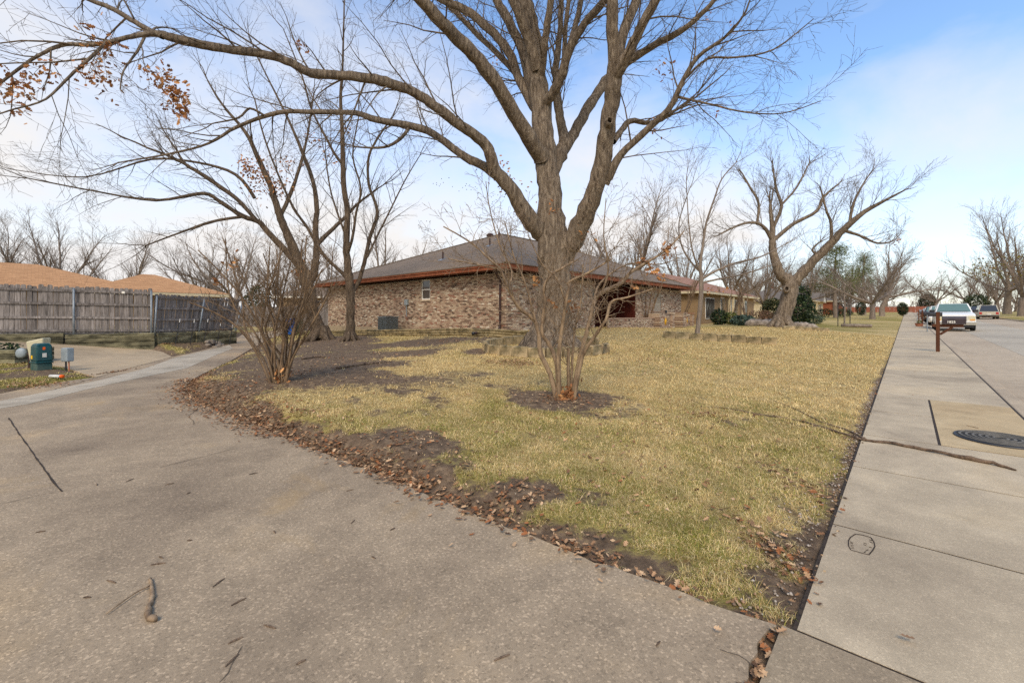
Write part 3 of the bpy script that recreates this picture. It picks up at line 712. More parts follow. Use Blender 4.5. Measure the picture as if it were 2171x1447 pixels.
sf = MB(); sf.rbox((.042, .042, EZ - .24), (L1 - .042, D1 - .042, EZ - .2)); sf.build('soffit', M['soffit'], house)
def roofz(x, y): return EZ + PIT * min(x, y, D1 - y)
for (x, y, k) in ((2.4, 7.0, 'pipe'), (4.6, 5.6, 'pipe'), (6.6, 6.8, 'flash'), (8.4, 9.4, 'turb')):
    z = roofz(x, y); q = MB()
    if k == 'turb': q.lathe([(.1, -.1), (.1, .12), (.24, .16), (.26, .26), (.16, .36), (.02, .4)], (x, y, z), 14); q.build('roof_ventilator', M['brown_pipe'], roof)
    else:
        q.tube([(x, y, z - .05), (x, y, z + .42)], .045, 8).build('vent_pipe', M['brown_pipe'], roof)
        MB().box((x - .1, y, z - .02), (.42, .34, .03), M=Matrix.Rotation(-math.atan(PIT), 3, 'Y')).build('flashing', M['galv'], roof)
# side window
wy0, wy1 = WI + win[0] - .6, WI + win[1] - .6
w = MB(); x0 = WI + .03
for a, b in (((x0, wy0, win[2]), (x0 + .06, wy0 + .06, win[3])), ((x0, wy1 - .06, win[2]), (x0 + .06, wy1, win[3])), ((x0, wy0 + .06, win[3] - .06), (x0 + .06, wy1 - .06, win[3])), ((x0, wy0 + .06, win[2]), (x0 + .06, wy1 - .06, win[2] + .06)), ((x0 - .012, wy0 + .06, (win[2] + win[3]) / 2 - .03), (x0 + .06, wy1 - .06, (win[2] + win[3]) / 2 + .03))): w.rbox(a, b)
wnd = w.build('window', M['white'], house)
for za, zb in ((win[2] + .06, (win[2] + win[3]) / 2 - .03), ((win[2] + win[3]) / 2 + .03, win[3] - .06)): MB().rbox((x0 + .03, wy0 + .06, za), (x0 + .045, wy1 - .06, zb)).build('pane', M['glass'], wnd)
MB().rbox((WI - .05, wy0 - .03, win[2] - .075), (WI + .03, wy1 + .03, win[2] - .004)).build('sill', M['brick_one'], wnd)
def front_window(x0, x1, z0, z1, y, mat, name='window'):
    q = MB(); fr = .06
    q.rbox((x0, y, z0), (x0 + fr, y + .06, z1)); q.rbox((x1 - fr, y, z0), (x1, y + .06, z1)); q.rbox((x0 + fr, y, z1 - fr), (x1 - fr, y + .06, z1)); q.rbox((x0 + fr, y, z0), (x1 - fr, y + .06, z0 + fr)); q.rbox((x0 + fr, y - .01, (z0 + z1) / 2 - .025), (x1 - fr, y + .05, (z0 + z1) / 2 + .025))
    o = q.build(name, M['tan_frame'], house)
    for za, zb in ((z0 + fr, (z0 + z1) / 2 - .025), ((z0 + z1) / 2 + .025, z1 - fr)): MB().rbox((x0 + fr, y + .03, za), (x1 - fr, y + .045, zb)).build('pane', mat, o)
front_window(WI + 3.0, WI + 4.3, .75 + FZ, 2.0 + FZ, WI + .02, M['glass'])
front_window(12.2 + 2.7, 12.2 + 3.7, .7 + FZ, 2.1 + FZ, WI + .02, M['glass_teal'])
MB().rbox((WI + 6.62, WI + .02, .5 + FZ), (WI + 6.84, WI + .06, 2.1 + FZ)).build('sidelight', M['glass_teal'], house)
# recessed entry
pn = MB(); pn.rbox((7.5, 3.0, 0), (12.2, 3.12, WH)); ent = pn.build('entry_panel', M['redpanel'], house)
for k in range(8):
    MB().rbox((7.55 + k * .58, 2.965, .06), (7.55 + k * .58 + .5, 2.998, WH - .1)).build('panel_board', M['redpanel'], ent)
dr = MB().rbox((9.2, 2.93, .1), (10.15, 2.962, 2.15)).build('door', M['soffit'], house); MB().lathe([(.01, 0), (.035, .01), (.035, .05), (.01, .06)], (9.32, 2.9, 1.05), 10).build('handle', M['galv'], dr)
MB().rbox((12.15, WI + .03, 0), (12.195, 2.99, WH - .02)).build('entry_panel', M['redpanel'], house)
MB().rbox((7.52, WI + .05, -.2), (12.14, 3.0, .08)).build('porch_slab', M['apron'], house)
# electrics and downpipe on the side wall
MB().rbox((WI - .12, 7.55, 1.36), (WI - .005, 7.80, 1.66)).build('electrical_box', M['grey_box'], house, bevel=.01)
MB().tube([(WI - .06, 7.67, 1.36), (WI - .06, 7.67, .75)], .022, 8).build('conduit', M['galv'], house)
dp = MB(); dp.tube([(.1, .8, EZ - .24), (.3, .85, EZ - .42), (WI - .06, .9, EZ - .62), (WI - .07, .9, .4), (WI - .12, .9, .22)], .05, 8); dp.build('downspout', M['brown_pipe'], house)

# ------------------------------------------------------------------ things beside the house
def world_local(p): return Matrix.Rotation(-ROT, 3, 'Z') @ (Vector(p) - C1)
def hloc(x, y, z=0): return C1 + Matrix.Rotation(ROT, 3, 'Z') @ Vector((x, y, z))
p = hloc(-.25, 8.15); p.z = gz(p.x, p.y)
ac = thing('air_conditioner', 'grey boxy air conditioning condenser against the side brick wall', 'air conditioner', p, ROT)
b = MB(); b.rbox((-.37, -.37, .05), (.37, .37, .84)); b.build('cabinet', M['ac'], ac, bevel=.03)
b = MB()
for k in range(11): b.rbox((-.395, -.36 + k * .068, .1), (-.375, -.36 + k * .068 + .012, .8))
for k in range(11): b.rbox((-.36 + k * .068, -.395, .1), (-.36 + k * .068 + .012, -.375, .8))
for k in range(8): b.rbox((-.40, -.385, .12 + k * .09), (-.392, .37, .128 + k * .09)); b.rbox((-.39, -.402, .122 + k * .09), (.37, -.394, .13 + k * .09))
b.build('grille', M['ac'], ac)
MB().rbox((-.4, -.4, .845), (.4, .4, .9)).build('lid', M['ac'], ac, bevel=.015); MB().lathe([(.28, .9), (.28, .915), (.05, .93)], (0, 0, 0), 20).build('fan_guard', M['black_metal'], ac)
MB().rbox((-.45, -.45, -.15), (.45, .45, .048)).build('pad', M['apron'], ac)
q0 = hloc(WI - .12, .95, .16); q1 = W(1004, 704, 16.3); q1.z = gz(q1.x, q1.y) + .14
dpz = thing('drain_pipe', 'dark brown drain pipe lying from the downspout elbow', 'pipe', (q0.x, q0.y, gz(q0.x, q0.y)))
MB().tube([Vector((0, 0, q0.z - dpz.location.z)), (q1 - dpz.location) * .5 + Vector((0, 0, .06)), q1 - dpz.location], .055, 10).build('tube', M['brown_pipe'], dpz, True)
MB().tube([q1 - dpz.location, q1 - dpz.location + (q1 - q0).normalized() * .05], .066, 10).build('end_collar', M['black_metal'], dpz, True)
# landscape log edging, three courses
la, lb = W(1118, 0, 15.0), W(688, 0, 25.2)
edging = thing('log_edging', 'low border of stacked round landscape logs along the brick side wall', 'log edging', (la.x, la.y, gz(la.x, la.y)))
n = 6
for c_ in range(3):
    for k in range(n):
        t0, t1 = (k + (.35 if c_ == 1 else 0)) / n, min(1, (k + .985 + (.35 if c_ == 1 else 0)) / n)
        if c_ == 1 and k == 0: t0 = 0
        def pt(t_):
            bow = math.sin(t_ * math.pi) * .5; q = la.lerp(lb, t_) + Vector((-.5, -.5, 0)) * bow * .6
            return Vector((q.x, q.y, gz(q.x, q.y) + .055 + c_ * .098)) - edging.location
        MB().tube([pt(t0), pt((t0 + t1) / 2), pt(t1)], .05, 10).build('log', M['log'], edging, True)
# stone ring round the big tree
def block(L, D_, H, rough=.02, seed=0):
    r = random.Random(seed); mb = MB().box((0, 0, H / 2), (L, D_, H), taper=.94)
    mb.v = [(x + r.uniform(-rough, rough), y + r.uniform(-rough, rough), z + r.uniform(-rough, rough)) for x, y, z in mb.v]; return mb
stone_meshes = [block(.42, .2, .30, .022, k).mesh('stone', M['stone']) for k in range(5)]
def stone(parent, p, rz, sc):
    o = link('stone', random.choice(stone_meshes), parent, p, (random.uniform(-.05, .05), random.uniform(-.05, .05), rz), sc)
    m = o.modifiers.new('bevel', 'BEVEL'); m.width = .02; m.segments = 2; return o
rc = Vector((.98, 12.75, 0)); rc.z = gz(rc.x, rc.y)
ring = thing('stone_ring', 'ring of mossy limestone blocks around the big spreading tree', 'stone edging', rc)
nst = 25
for k in range(nst):
    a = 2 * math.pi * k / nst; x, y = math.cos(a) * 1.75, math.sin(a) * 1.42
    if a < .5: continue
    zz = gz(rc.x + x, rc.y + y) - rc.z
    stone(ring, (x, y, zz - .02), a + math.pi / 2 + random.uniform(-.1, .1), (random.uniform(.98, 1.14), random.uniform(.8, 1.1), random.uniform(.86, .98)))
# straight stone edging of the sapling bed
e0, e1 = GL(1405, 715), GL(1646, 731)
bedr = thing('stone_edging', 'straight row of long limestone blocks below the slim young tree', 'stone edging', e0)
for k in range(8):
    q = e0.lerp(e1, (k + .5) / 8); q.z = gz(q.x, q.y)
    stone(bedr, q - e0 + Vector((0, 0, -.02)), math.atan2((e1 - e0).y, (e1 - e0).x) + random.uniform(-.04, .04), ((e1 - e0).length / 8 / .42 * random.uniform(1.0, 1.05), 1.2, .92 + .05 * (k % 2)))

# low courtyard wall with lattice brick and sun ornaments
cw0 = Vector(W(1288, 692, 22.6).xy).to_3d(); cw0.z = gz(cw0.x, cw0.y) 
cw = thing('courtyard_wall', 'low openwork brick courtyard wall with piers in front of the entry', 'wall', (cw0.x, cw0.y, .72), ROT)
def brick_panel(x0, x1, h, thick, lattice, z0=0.0):
    cells = brick_cells(x1 - x0, h, [], lattice=lattice)
    mb = MB()
    for (a, b, za, zb) in cells: mb.rbox((x0 + a, -thick / 2, z0 + za), (x0 + b, thick / 2, z0 + zb))
    return mb
brick_panel(0, 5.6, .62, .1, True).build('openwork', M['brick'], cw, kind='stuff'); MB().rbox((0, -.07, .625), (5.6, .07, .69)).build('coping', M['brick_one'], cw)
MB().rbox((0, -.02, -.25), (5.6, .02, .55)).build('mortar_core', M['mortar'], cw)  # thin mortar-coloured sheet closing the openwork from within
def pier(x, w_=.66, h=1.0):
    mb = MB()
    for (a, b, za, zb) in brick_cells(w_, h, []): mb.rbox((x + a, -w_ / 2, za - .12), (x + b, w_ / 2, zb - .12))
    o = mb.build('pier', M['brick'], cw, kind='stuff'); MB().rbox((x - .03, -w_ / 2 - .03, h - .12), (x + w_ + .03, w_ / 2 + .03, h - .05)).build('cap', M['brick_one'], o)
pier(5.62, .72, 1.1)
brick_panel(6.36, 8.0, 1.0, .1, True, -.12).build('openwork', M['brick'], cw, kind='stuff'); MB().rbox((6.36, -.07, .885), (8.0, .07, .95)).build('coping', M['brick_one'], cw); MB().rbox((6.36, -.02, -.2), (8.0, .02, .85)).build('mortar_core', M['mortar'], cw); pier(8.02, .36, 1.05)
pier(9.4, .7, 1.08); brick_panel(10.12, 11.5, .95, .1, True, -.12).build('openwork', M['brick'], cw, kind='stuff'); MB().rbox((10.12, -.07, .84), (11.5, .07, .9)).build('coping', M['brick_one'], cw); MB().rbox((10.12, -.02, -.2), (11.5, .02, .8)).build('mortar_core', M['mortar'], cw); pier(11.52, .4, 1.05)
def sun_ornament(loc, label, s=1.0):
    r = thing('sun_ornament', label, 'ornament', loc, ROT, 'yellow metal suns')
    MB().lathe([(.13 * s, -.012), (.15 * s, 0), (.1 * s, .03), (.02, .045)], (0, 0, 0), 18).build('face', M['sunface'], r, rot=(R(90), 0, 0))
    q = MB()
    for k in range(12):
        a = k * math.pi / 6; l = .30 * s if k % 2 == 0 else .24 * s
        q.add([(math.cos(a - .16) * .14 * s, -.006, math.sin(a - .16) * .14 * s), (math.cos(a + .16) * .14 * s, -.006, math.sin(a + .16) * .14 * s), (math.cos(a) * l, -.006, math.sin(a) * l), (math.cos(a - .16) * .14 * s, .006, math.sin(a - .16) * .14 * s), (math.cos(a + .16) * .14 * s, .006, math.sin(a + .16) * .14 * s), (math.cos(a) * l, .006, math.sin(a) * l)], [(0, 1, 2), (5, 4, 3), (0, 2, 5, 3), (2, 1, 4, 5)])
    q.build('rays', M['sunface'], r)
lw = lambda x, y, z: Vector((cw0.x, cw0.y, .72)) + Matrix.Rotation(ROT, 3, 'Z') @ Vector((x, y, z))
sun_ornament(lw(7.2, -.07, .45), 'yellow metal sun on the wider openwork brick panel'); sun_ornament(lw(10.8, -.07, .45), 'yellow metal sun on the narrower openwork panel behind the sapling')
sun_ornament(hloc(2.9, WI - .08, 1.2), 'yellow metal sun hung on the brick wall behind the big trunk', .8)
p = lw(7.4, 0, .95); so_ = thing('solar_light', 'small dark lantern on the openwork panel coping', 'lantern', p); MB().lathe([(.05, 0), (.07, .01), (.06, .12), (.1, .14), (.02, .2)], sides=10).build('lamp_body', M['black_metal'], so_)

# ------------------------------------------------------------------ other houses
def hip_house(name, label, origin, rz, L, D_, eave, pitch, wallmat, roofmat, wins=(), cols=(), ridge_in=None, trim='cream', gable=None, chimney=None):
    h = thing(name, label, 'house', origin, rz)
    MB().rbox((.5, .5, -.6), (L - .5, D_ - .5, eave - .18)).build('wall', M[wallmat], h)
    run = D_ / 2 if ridge_in is None else ridge_in
    q = MB().add([(0, 0, eave), (L, 0, eave), (L, D_, eave), (0, D_, eave), (run, D_ / 2, eave + pitch * D_ / 2), (L - run, D_ / 2, eave + pitch * D_ / 2)], [(0, 1, 5, 4), (1, 2, 5), (2, 3, 4, 5), (3, 0, 4)])
    r = q.build('roof', M[roofmat], h)
    MB().rbox((.02, .02, eave - .2), (L - .02, D_ - .02, eave - .006)).build('fascia', M[trim], h)
    for (x0, x1, z0, z1) in wins:
        wn_ = MB().rbox((x0 - .06, .46, z0 - .06), (x1 + .06, .498, z1 + .06)).build('window', M['white'], h)
        n_ = max(1, round((x1 - x0) / .8))
        for k in range(n_): MB().rbox((x0 + (x1 - x0) * k / n_ + .02, .44, z0), (x0 + (x1 - x0) * (k + 1) / n_ - .02, .458, z1)).build('pane', M['glass_dark'], wn_)
    for x in cols: MB().rbox((x - .09, .08, -.2), (x + .09, .26, eave - .2)).build('column', M['cream'], h)
    if gable:
        x0, x1, gh = gable
        MB().add([(x0, -.4, eave - .1), (x1, -.4, eave - .1), ((x0 + x1) / 2, -.4, eave + gh), (x0, 3, eave - .1), (x1, 3, eave - .1), ((x0 + x1) / 2, 3, eave + gh)], [(0, 1, 2), (5, 4, 3), (3, 4, 1, 0)]).build('gable', M['white'], h)
        xm = (x0 + x1) / 2
        MB().add([(x0 - .2, -.5, eave - .1), (xm, -.5, eave + gh + .1), (xm, 4, eave + gh + .1), (x0 - .2, 4, eave - .1), (x1 + .2, -.5, eave - .1), (x1 + .2, 4, eave - .1)], [(0, 1, 2, 3), (1, 4, 5, 2)]).build('gable_roof', M[roofmat], r)
    if chimney: MB().rbox((chimney[0], chimney[1], eave), (chimney[0] + .9, chimney[1] + .7, eave + pitch * D_ / 2 + 1.1)).build('chimney', M['fascia'], r)
    return h
def at(lx, ly, z): q = C1 + Matrix.Rotation(ROT, 3, 'Z') @ Vector((lx, ly, 0)); return (q.x, q.y, z)
hip_house('brick_house', 'low tan brick house with rosy brown roof beyond the courtyard', at(23.6, .5, 1.0), ROT, 18.5, 12.5, 2.55, .36, 'tanbrick', 'roof_pink', [(2.2, 4.4, .3, 2.0), (6.3, 7.2, .1, 2.1), (9.5, 11.5, .5, 2.0), (14.2, 15.2, .6, 2.0)], (7.9, 9.0, 12.4), 5.0)
hip_house('ranch_house', 'distant cream ranch house with grey roof, white gable and chimney', at(70, .0, 1.55), ROT, 22, 12, 2.6, .36, 'cream', 'roof_grey', [(4, 5, .3, 2.1), (9, 10.5, .5, 2), (17, 18, .6, 2)], (3, 7, 11), 5.0, gable=(14, 18, 1.5), chimney=(6, 6))
hip_house('ranch_house', 'far red brick house behind the pine trunks', at(100, -.5, 2.0), ROT, 20, 12, 2.6, .36, 'fascia', 'roof_grey', [(4, 5, .3, 2.1), (9, 10.5, .5, 2)], (), 5.0)
q = SN(118, 31); hip_house('ranch_house', 'tan ranch house across the street behind the blue car', (q.x, q.y, 1.7), ROT + math.pi, 24, 12, 2.6, .4, 'tanbrick', 'roof_pink', [(4, 6, .3, 2.1), (12, 14, .5, 2)], (), 5.0)
# neighbour's orange roof behind the fence and the low house behind it
E = Vector((-19.6, 30.2, 0)); zE = .75
def nb(dx, dy): return E + AX * dx + BX * dy
o_ = nb(-7.5, 0); hh = hip_house('neighbour_house', 'neighbouring house with orange shingle roof behind the picket fence', (o_.x, o_.y, zE), ROT, 7.5, 9.5, 2.25, .30, 'tanbrick', 'roof_orange', [], (), 3.4)
MB().add([(-13, 1.2, 2.26), (-4, 1.2, 2.26), (-4, 14, 2.26), (-13, 14, 2.26), (-8.5, 5.6, 4.05), (-8.5, 9.6, 4.05)], [(0, 1, 4), (1, 2, 5, 4), (2, 3, 5), (3, 0, 4, 5)]).add([(-13, 1.2, 2.26), (4, 1.2, 2.26), (4, 14, 2.26), (-13, 14, 2.26), (-7, 7.6, 4.15), (-1.5, 7.6, 4.15)], [(0, 1, 5, 4), (1, 2, 5), (2, 3, 4, 5), (3, 0, 4)]).build('main_roof', M['roof_orange'], hh)
MB().rbox((-12.5, 1.7, -.5), (3.6, 13.5, 2.2)).build('main_wall', M['tanbrick'], hh)
MB().lathe([(.1, -.15), (.1, .12), (.24, .15), (.26, .26), (.18, .34), (.02, .38)], (-4.6, 6.3, 3.95), 14).build('roof_ventilator', M['brown_pipe'], hh)
for x in (5.2, 6.6): MB().rbox((7.44, x, -.4), (7.56, x + .16, 2.05)).build('door_post', M['white'], hh)
MB().rbox((7.02, 1.2, -.3), (7.05, 5.1, 1.95)).build('garage_door', M['cream'], hh)
q = W(575, 0, 47); hip_house('ranch_house', 'low house with brown roof and white eaves behind the grey board fence', (q.x, q.y, .9), R(6), 15, 10, 2.75, .42, 'tanbrick', 'roof', [(4.0, 5.0, 1.2, 2.2), (10.6, 12.6, 1.2, 2.2)], (), 5.0, trim='white')

# ------------------------------------------------------------------ fences
def picket_mesh(w_, h, th_):
    c = w_ * .24
    mb = MB(); poly = [(-w_ / 2, 0), (w_ / 2, 0), (w_ / 2, h - c), (w_ / 2 - c, h), (-w_ / 2 + c, h), (-w_ / 2, h - c)]
    return mb.prism(poly, th_, Matrix(((1, 0, 0, 0), (0, 0, -1, 0), (0, 1, 0, 0), (0, 0, 0, 1)))).mesh('picket', M['fence'])
PM = picket_mesh(.138, 1.83, .018)
fence = thing('picket_fence', 'weathered grey dog-eared picket fence with steel posts, sagging at one end', 'fence', (F1.x, F1.y, .78))
def fence_run(root, A, B, za, zb, lean0=0.0, lean1=0.0, posts=True, sides=1, rail_in=True, gapset=(), hscale=1.0):
    A = Vector(A).to_3d(); B = Vector(B).to_3d(); d_ = (B - A); L = d_.length; d_.normalize(); nrm = Vector((d_.y, -d_.x, 0)) * sides
    n = int(L / .145); rz = math.atan2(d_.y, d_.x)
    off = root.location
    for k in range(n):
        t_ = (k + .5) / n; q = A + d_ * (t_ * L); z = za + (zb - za) * t_; ln = lean0 + (lean1 - lean0) * t_
        o = link('picket', PM, root, (q.x - off.x, q.y - off.y, z - off.z + random.uniform(-.02, .02)), (random.uniform(-.012, .012), ln * 0 + random.uniform(-.012, .012) + ln, rz), (random.uniform(.94, 1.02), 1, random.uniform(.975, 1.015) * hscale))
    for zr in (.12, .62, 1.15, 1.66):
        segs = max(1, round(L / 2.4))
        for k in range(segs):
            t0, t1 = k / segs, (k + 1) / segs
            def pt(t_):
                ln = lean0 + (lean1 - lean0) * t_
                q = A + d_ * (t_ * L) + nrm * .045 + d_ * math.sin(ln) * zr * hscale; return Vector((q.x, q.y, za + (zb - za) * t_ + zr * hscale + random.uniform(-.012, .012))) - off
            MB().bar(pt(t0), pt(t1), .04, .085).build('rail', M['fence'], root)
    if posts:
        np_ = max(1, round(L / 2.4))
        for k in range(np_ + 1):
            t_ = k / np_; ln = (lean0 + (lean1 - lean0) * t_); q = A + d_ * (t_ * L) + nrm * .11; z = za + (zb - za) * t_
            a = Vector((q.x, q.y, z - .35)) - off; top = a + Vector((0, 0, 2.08 * hscale)) + d_ * math.sin(ln) * 2.0
            MB().tube([a, top], .036, 10).build('post', M['galv'], root, True); MB().lathe([(.04, 0), (.04, .02), (.015, .04)], top, 10).build('post_cap', M['galv'], root)
fence_run(fence, FL, F1, .94, .80, 0, 0, gapset=())
fence_run(fence, F1, F2, .80, .78, .06, .27, hscale=.9)
MB().rbox((0, 0, 0), (.12, .012, .09)).build('notice_plate', M['white'], fence, loc=(W(258, 622, 17.35) - fence.location))
# stacked timber retaining wall below the fence
tw = thing('timber_wall', 'mossy stacked railway sleeper retaining wall under the picket fence', 'retaining wall', (F1.x, F1.y, .1))
def timber_course(A, B, z, h, frac0, frac1, off=.14):
    A = Vector(A).to_3d(); B = Vector(B).to_3d(); d_ = (B - A).normalized(); nrm = Vector((d_.y, -d_.x, 0)) * off
    a = A.lerp(B, frac0) + nrm; b_ = A.lerp(B, frac1) + nrm
    mb = MB().bar(Vector((a.x, a.y, z)) - tw.location, Vector((b_.x, b_.y, z)) - tw.location, .18, h)
    mb.v = [(x + random.uniform(-.012, .012), y + random.uniform(-.012, .012), zz + random.uniform(-.012, .012)) for x, y, zz in mb.v]
    mb.build('timber', M['timber'], tw, bevel=.015)
for c_ in range(5):
    z = .84 - .085 - c_ * .17
    timber_course(F0.lerp(F1, -.9), F0.lerp(F1, -.1), z + .1, .165, 0, 1); timber_course(F0.lerp(F1, -.09), F0.lerp(F1, .40), z + .03, .165, 0, 1); timber_course(F0.lerp(F1, .41), F1 + (F1 - F0).normalized() * .12, z - .02, .165, 0, 1)
    timber_course(F1, F2, z - .03, .16, .02, .44); timber_course(F1, F2, z - .05, .16, .45, 1.0, .2)
for k in range(5):
    q = F1.lerp(F2, .16 + k * .17) + Vector((.42, -.1)); z = gz(q.x, q.y)
    st_ = thing('fence_stake', 'slim dark steel stake with pale tip leaning on the sagging fence', 'stake', (q.x, q.y, z - .1), group='stakes bracing the sagging fence')
    MB().tube([(0, 0, 0), (.12, .1, 1.05)], .016, 6).build('shaft', M['black_metal'], st_); MB().tube([(.12, .1, 1.05), (.135, .113, 1.2)], .018, 6).build('tip', M['pipe_white'], st_)
# grey board fence behind, to the corner of the house
bf = thing('board_fence', 'grey board fence between the far house corner and the alley', 'fence', (-12.0, 30.6, .5))
fence_run(bf, (-18.8, 36.5), (-12.6, 30.2), .45, .55, posts=False, sides=-1)
bf2 = thing('board_fence', 'far grey fence closing the end of the alley', 'fence', (-25, 37, .5)); fence_run(bf2, (-26.5, 37.0), (-19.2, 37.6), .5, .45, posts=False)
# red fence at the far end of the street
rf_ = thing('red_fence', 'long rust red board fence across the far end of the street', 'fence', SN(186, 0, 2.4), ROT)
for k in range(26): MB().rbox((0, -6 + k * 1.0, -.2), (.06, -6 + k * 1.0 + .97, 1.9)).build('board', M['redfence'], rf_)

# ------------------------------------------------------------------ trees
class Wood:
    """tubes of branches, built in batches"""
    def __init__(s): s.b = {}
    def add(s, pts, radii):
        r = max(radii); m = 14 if r > .2 else 10 if r > .08 else 7 if r > .03 else 5 if r > .012 else 3
        s.b.setdefault((len(pts), m), []).append((pts, radii))
    def mesh(s, name, mat, origin):
        Vs, Ls, n0 = [], [], 0
        for (k, m), items in s.b.items():
            P = np.array([[tuple(p) for p in it[0]] for it in items]) - np.array(origin); Rr = np.array([it[1] for it in items])
            T = np.empty_like(P); T[:, 1:-1] = P[:, 2:] - P[:, :-2]; T[:, 0] = P[:, 1] - P[:, 0]; T[:, -1] = P[:, -1] - P[:, -2]
            T /= np.linalg.norm(T, axis=2, keepdims=True) + 1e-9
            main = P[:, -1] - P[:, 0]; main /= np.linalg.norm(main, axis=1, keepdims=True) + 1e-9
            ref = np.where(np.abs(main[:, 2:3]) < .8, np.array([[0, 0, 1.0]]), np.array([[1.0, 0.3, 0]]))[:, None, :]
            X = np.cross(T, np.broadcast_to(ref, T.shape)); X /= np.linalg.norm(X, axis=2, keepdims=True) + 1e-9
            Y = np.cross(X, T); a = np.arange(m) * 2 * np.pi / m
            ring_ = X[:, :, None] * np.cos(a)[None, None, :, None] + Y[:, :, None] * np.sin(a)[None, None, :, None]
            rr_ = Rr[:, :, None, None]
            if m >= 10: rr_ = rr_ * (1 + .07 * np.sin(a * 3 + 1.3)[None, None, :, None] + .05 * rng.standard_normal((len(items), k, m, 1)))
            VV = P[:, :, None] + ring_ * rr_
            nbr = len(items); base = n0 + np.arange(nbr)[:, None, None] * k * m
            i_ = np.arange(k - 1)[None, :, None] * m; j_ = np.arange(m)[None, None, :]; j2_ = (j_ + 1) % m
            q = np.stack([base + i_ + j_, base + i_ + m + j_, base + i_ + m + j2_, base + i_ + j2_], -1)[..., ::-1].reshape(-1, 4)
            Vs.append(VV.reshape(-1, 3)); Ls.append(q); n0 += nbr * k * m
        V = np.vstack(Vs); Q = np.vstack(Ls)
        return np_mesh(name, V, Q.ravel(), np.arange(len(Q)) * 4, np.full(len(Q), 4), mat, True)
def rvec(): return Vector((random.gauss(0, 1), random.gauss(0, 1), random.gauss(0, 1))).normalized()
def smooth_path(P, Rd, sub=3):
    out, rad = [], []
    for k in range(len(P) - 1):
        p0, p1, p2, p3 = P[max(k - 1, 0)], P[k], P[k + 1], P[min(k + 2, len(P) - 1)]
        for j in range(sub):
            t_ = j / sub
            out.append(.5 * ((2 * p1) + (p2 - p0) * t_ + (2 * p0 - 5 * p1 + 4 * p2 - p3) * t_ ** 2 + (3 * p1 - p0 - 3 * p2 + p3) * t_ ** 3)); rad.append(Rd[k] + (Rd[k + 1] - Rd[k]) * t_)
    out.append(P[-1]); rad.append(Rd[-1]); return out, rad
def grow(wood, pts, rad, lv, o):
    """side shoots along a branch, recursively; o: spacing per level, length per level, lift, spread"""
    if lv >= len(o['len']): return
    L = sum((b - a).length for a, b in zip(pts, pts[1:])); sp = o['sp'][lv]; d0 = random.uniform(.2, 1) * sp
    seg = 0; acc = 0.0; pos = d0 + (o.get('bare', .12) * L if lv == 0 else .1 * L)
    lens = [(b - a).length for a, b in zip(pts, pts[1:])]
    while pos < L:
        while seg < len(lens) - 1 and acc + lens[seg] < pos: acc += lens[seg]; seg += 1
        t_ = min(1, (pos - acc) / max(lens[seg], 1e-6)); p = pts[seg].lerp(pts[seg + 1], t_); r = rad[seg] + (rad[seg + 1] - rad[seg]) * t_
        tan = (pts[seg + 1] - pts[seg]).normalized(); side_ = tan.cross(rvec()).normalized(); f = pos / L
        ang = random.uniform(*o['ang']); d = (tan * math.cos(ang) + side_ * math.sin(ang)); d.z += o['lift'][lv] ; d.normalize()
        ln = o['len'][lv] * random.uniform(.45, 1.25) * (1.15 - .55 * f); r0 = min(r * .62, o['rmax'][lv]) * random.uniform(.7, 1.0); r0 = max(r0, o['rmin'])
        n = 5 if lv == 0 else 4; q = [p]; dd = d
        for k in range(n):
            dd = (dd + rvec() * o['wig'] + Vector((0, 0, o['lift'][lv] * .25))).normalized(); q.append(q[-1] + dd * (ln / n))
        rs = [max(r0 * (1 - .8 * k / n), o['rmin'] * .7) for k in range(n + 1)]
        wood.add(q, rs); grow(wood, q, rs, lv + 1, o)
        if lv == len(o['len']) - 1: TIPS.append(q[-1])
        pos += sp * random.uniform(.5, 1.5)
TIPS = []
LEAF = None
def leaf_templates():
    out = []
    for sd in range(4):
        r = random.Random(sd); half = []; n = 7
        for k in range(n + 1):
            t_ = k / n; wd = .28 * math.sin(math.pi * min(1, t_ * .95 + .05)) ** .7 * (1.25 if k % 2 else .5) * r.uniform(.85, 1.15)
            half.append((t_ - .1, wd if 0 < k < n else .012))
        curl = r.uniform(.15, .6)
        V = []
        for x, w_ in half: V.append((x, w_, curl * w_ * 1.3 + .25 * (x - .4) ** 2))
        for x, w_ in half: V.append((x, 0.0, .25 * (x - .4) ** 2))
        for x, w_ in half: V.append((x, -w_, curl * w_ * 1.1 + .25 * (x - .4) ** 2))
        out.append(np.array(V))
    m = 8; q = []
    for k in range(m - 1): q += [(m + k, m + k + 1, k + 1, k), (2 * m + k, 2 * m + k + 1, m + k + 1, m + k)]
    return out, np.array(q)
LT, LQ = leaf_templates()
LEAFCOL = np.array([lin(120, 88, 64)[:3], lin(146, 112, 82)[:3], lin(170, 136, 104)[:3], lin(98, 74, 56)[:3], lin(188, 158, 126)[:3], lin(146, 96, 62)[:3], lin(132, 104, 80)[:3]])
def rotmats(n, flat):
    yaw = rng.uniform(0, 2 * np.pi, n); ti = rng.normal(0, flat, n); ro = rng.normal(0, flat, n)
    cz, sz, cx, sx, cy, sy = np.cos(yaw), np.sin(yaw), np.cos(ti), np.sin(ti), np.cos(ro), np.sin(ro); z = np.zeros(n); o = np.ones(n)
    Rz = np.stack([cz, -sz, z, sz, cz, z, z, z, o], -1).reshape(n, 3, 3); Rx = np.stack([o, z, z, z, cx, -sx, z, sx, cx], -1).reshape(n, 3, 3); Ry = np.stack([cy, z, sy, z, o, z, -sy, z, cy], -1).reshape(n, 3, 3)
    return Rz @ Rx @ Ry
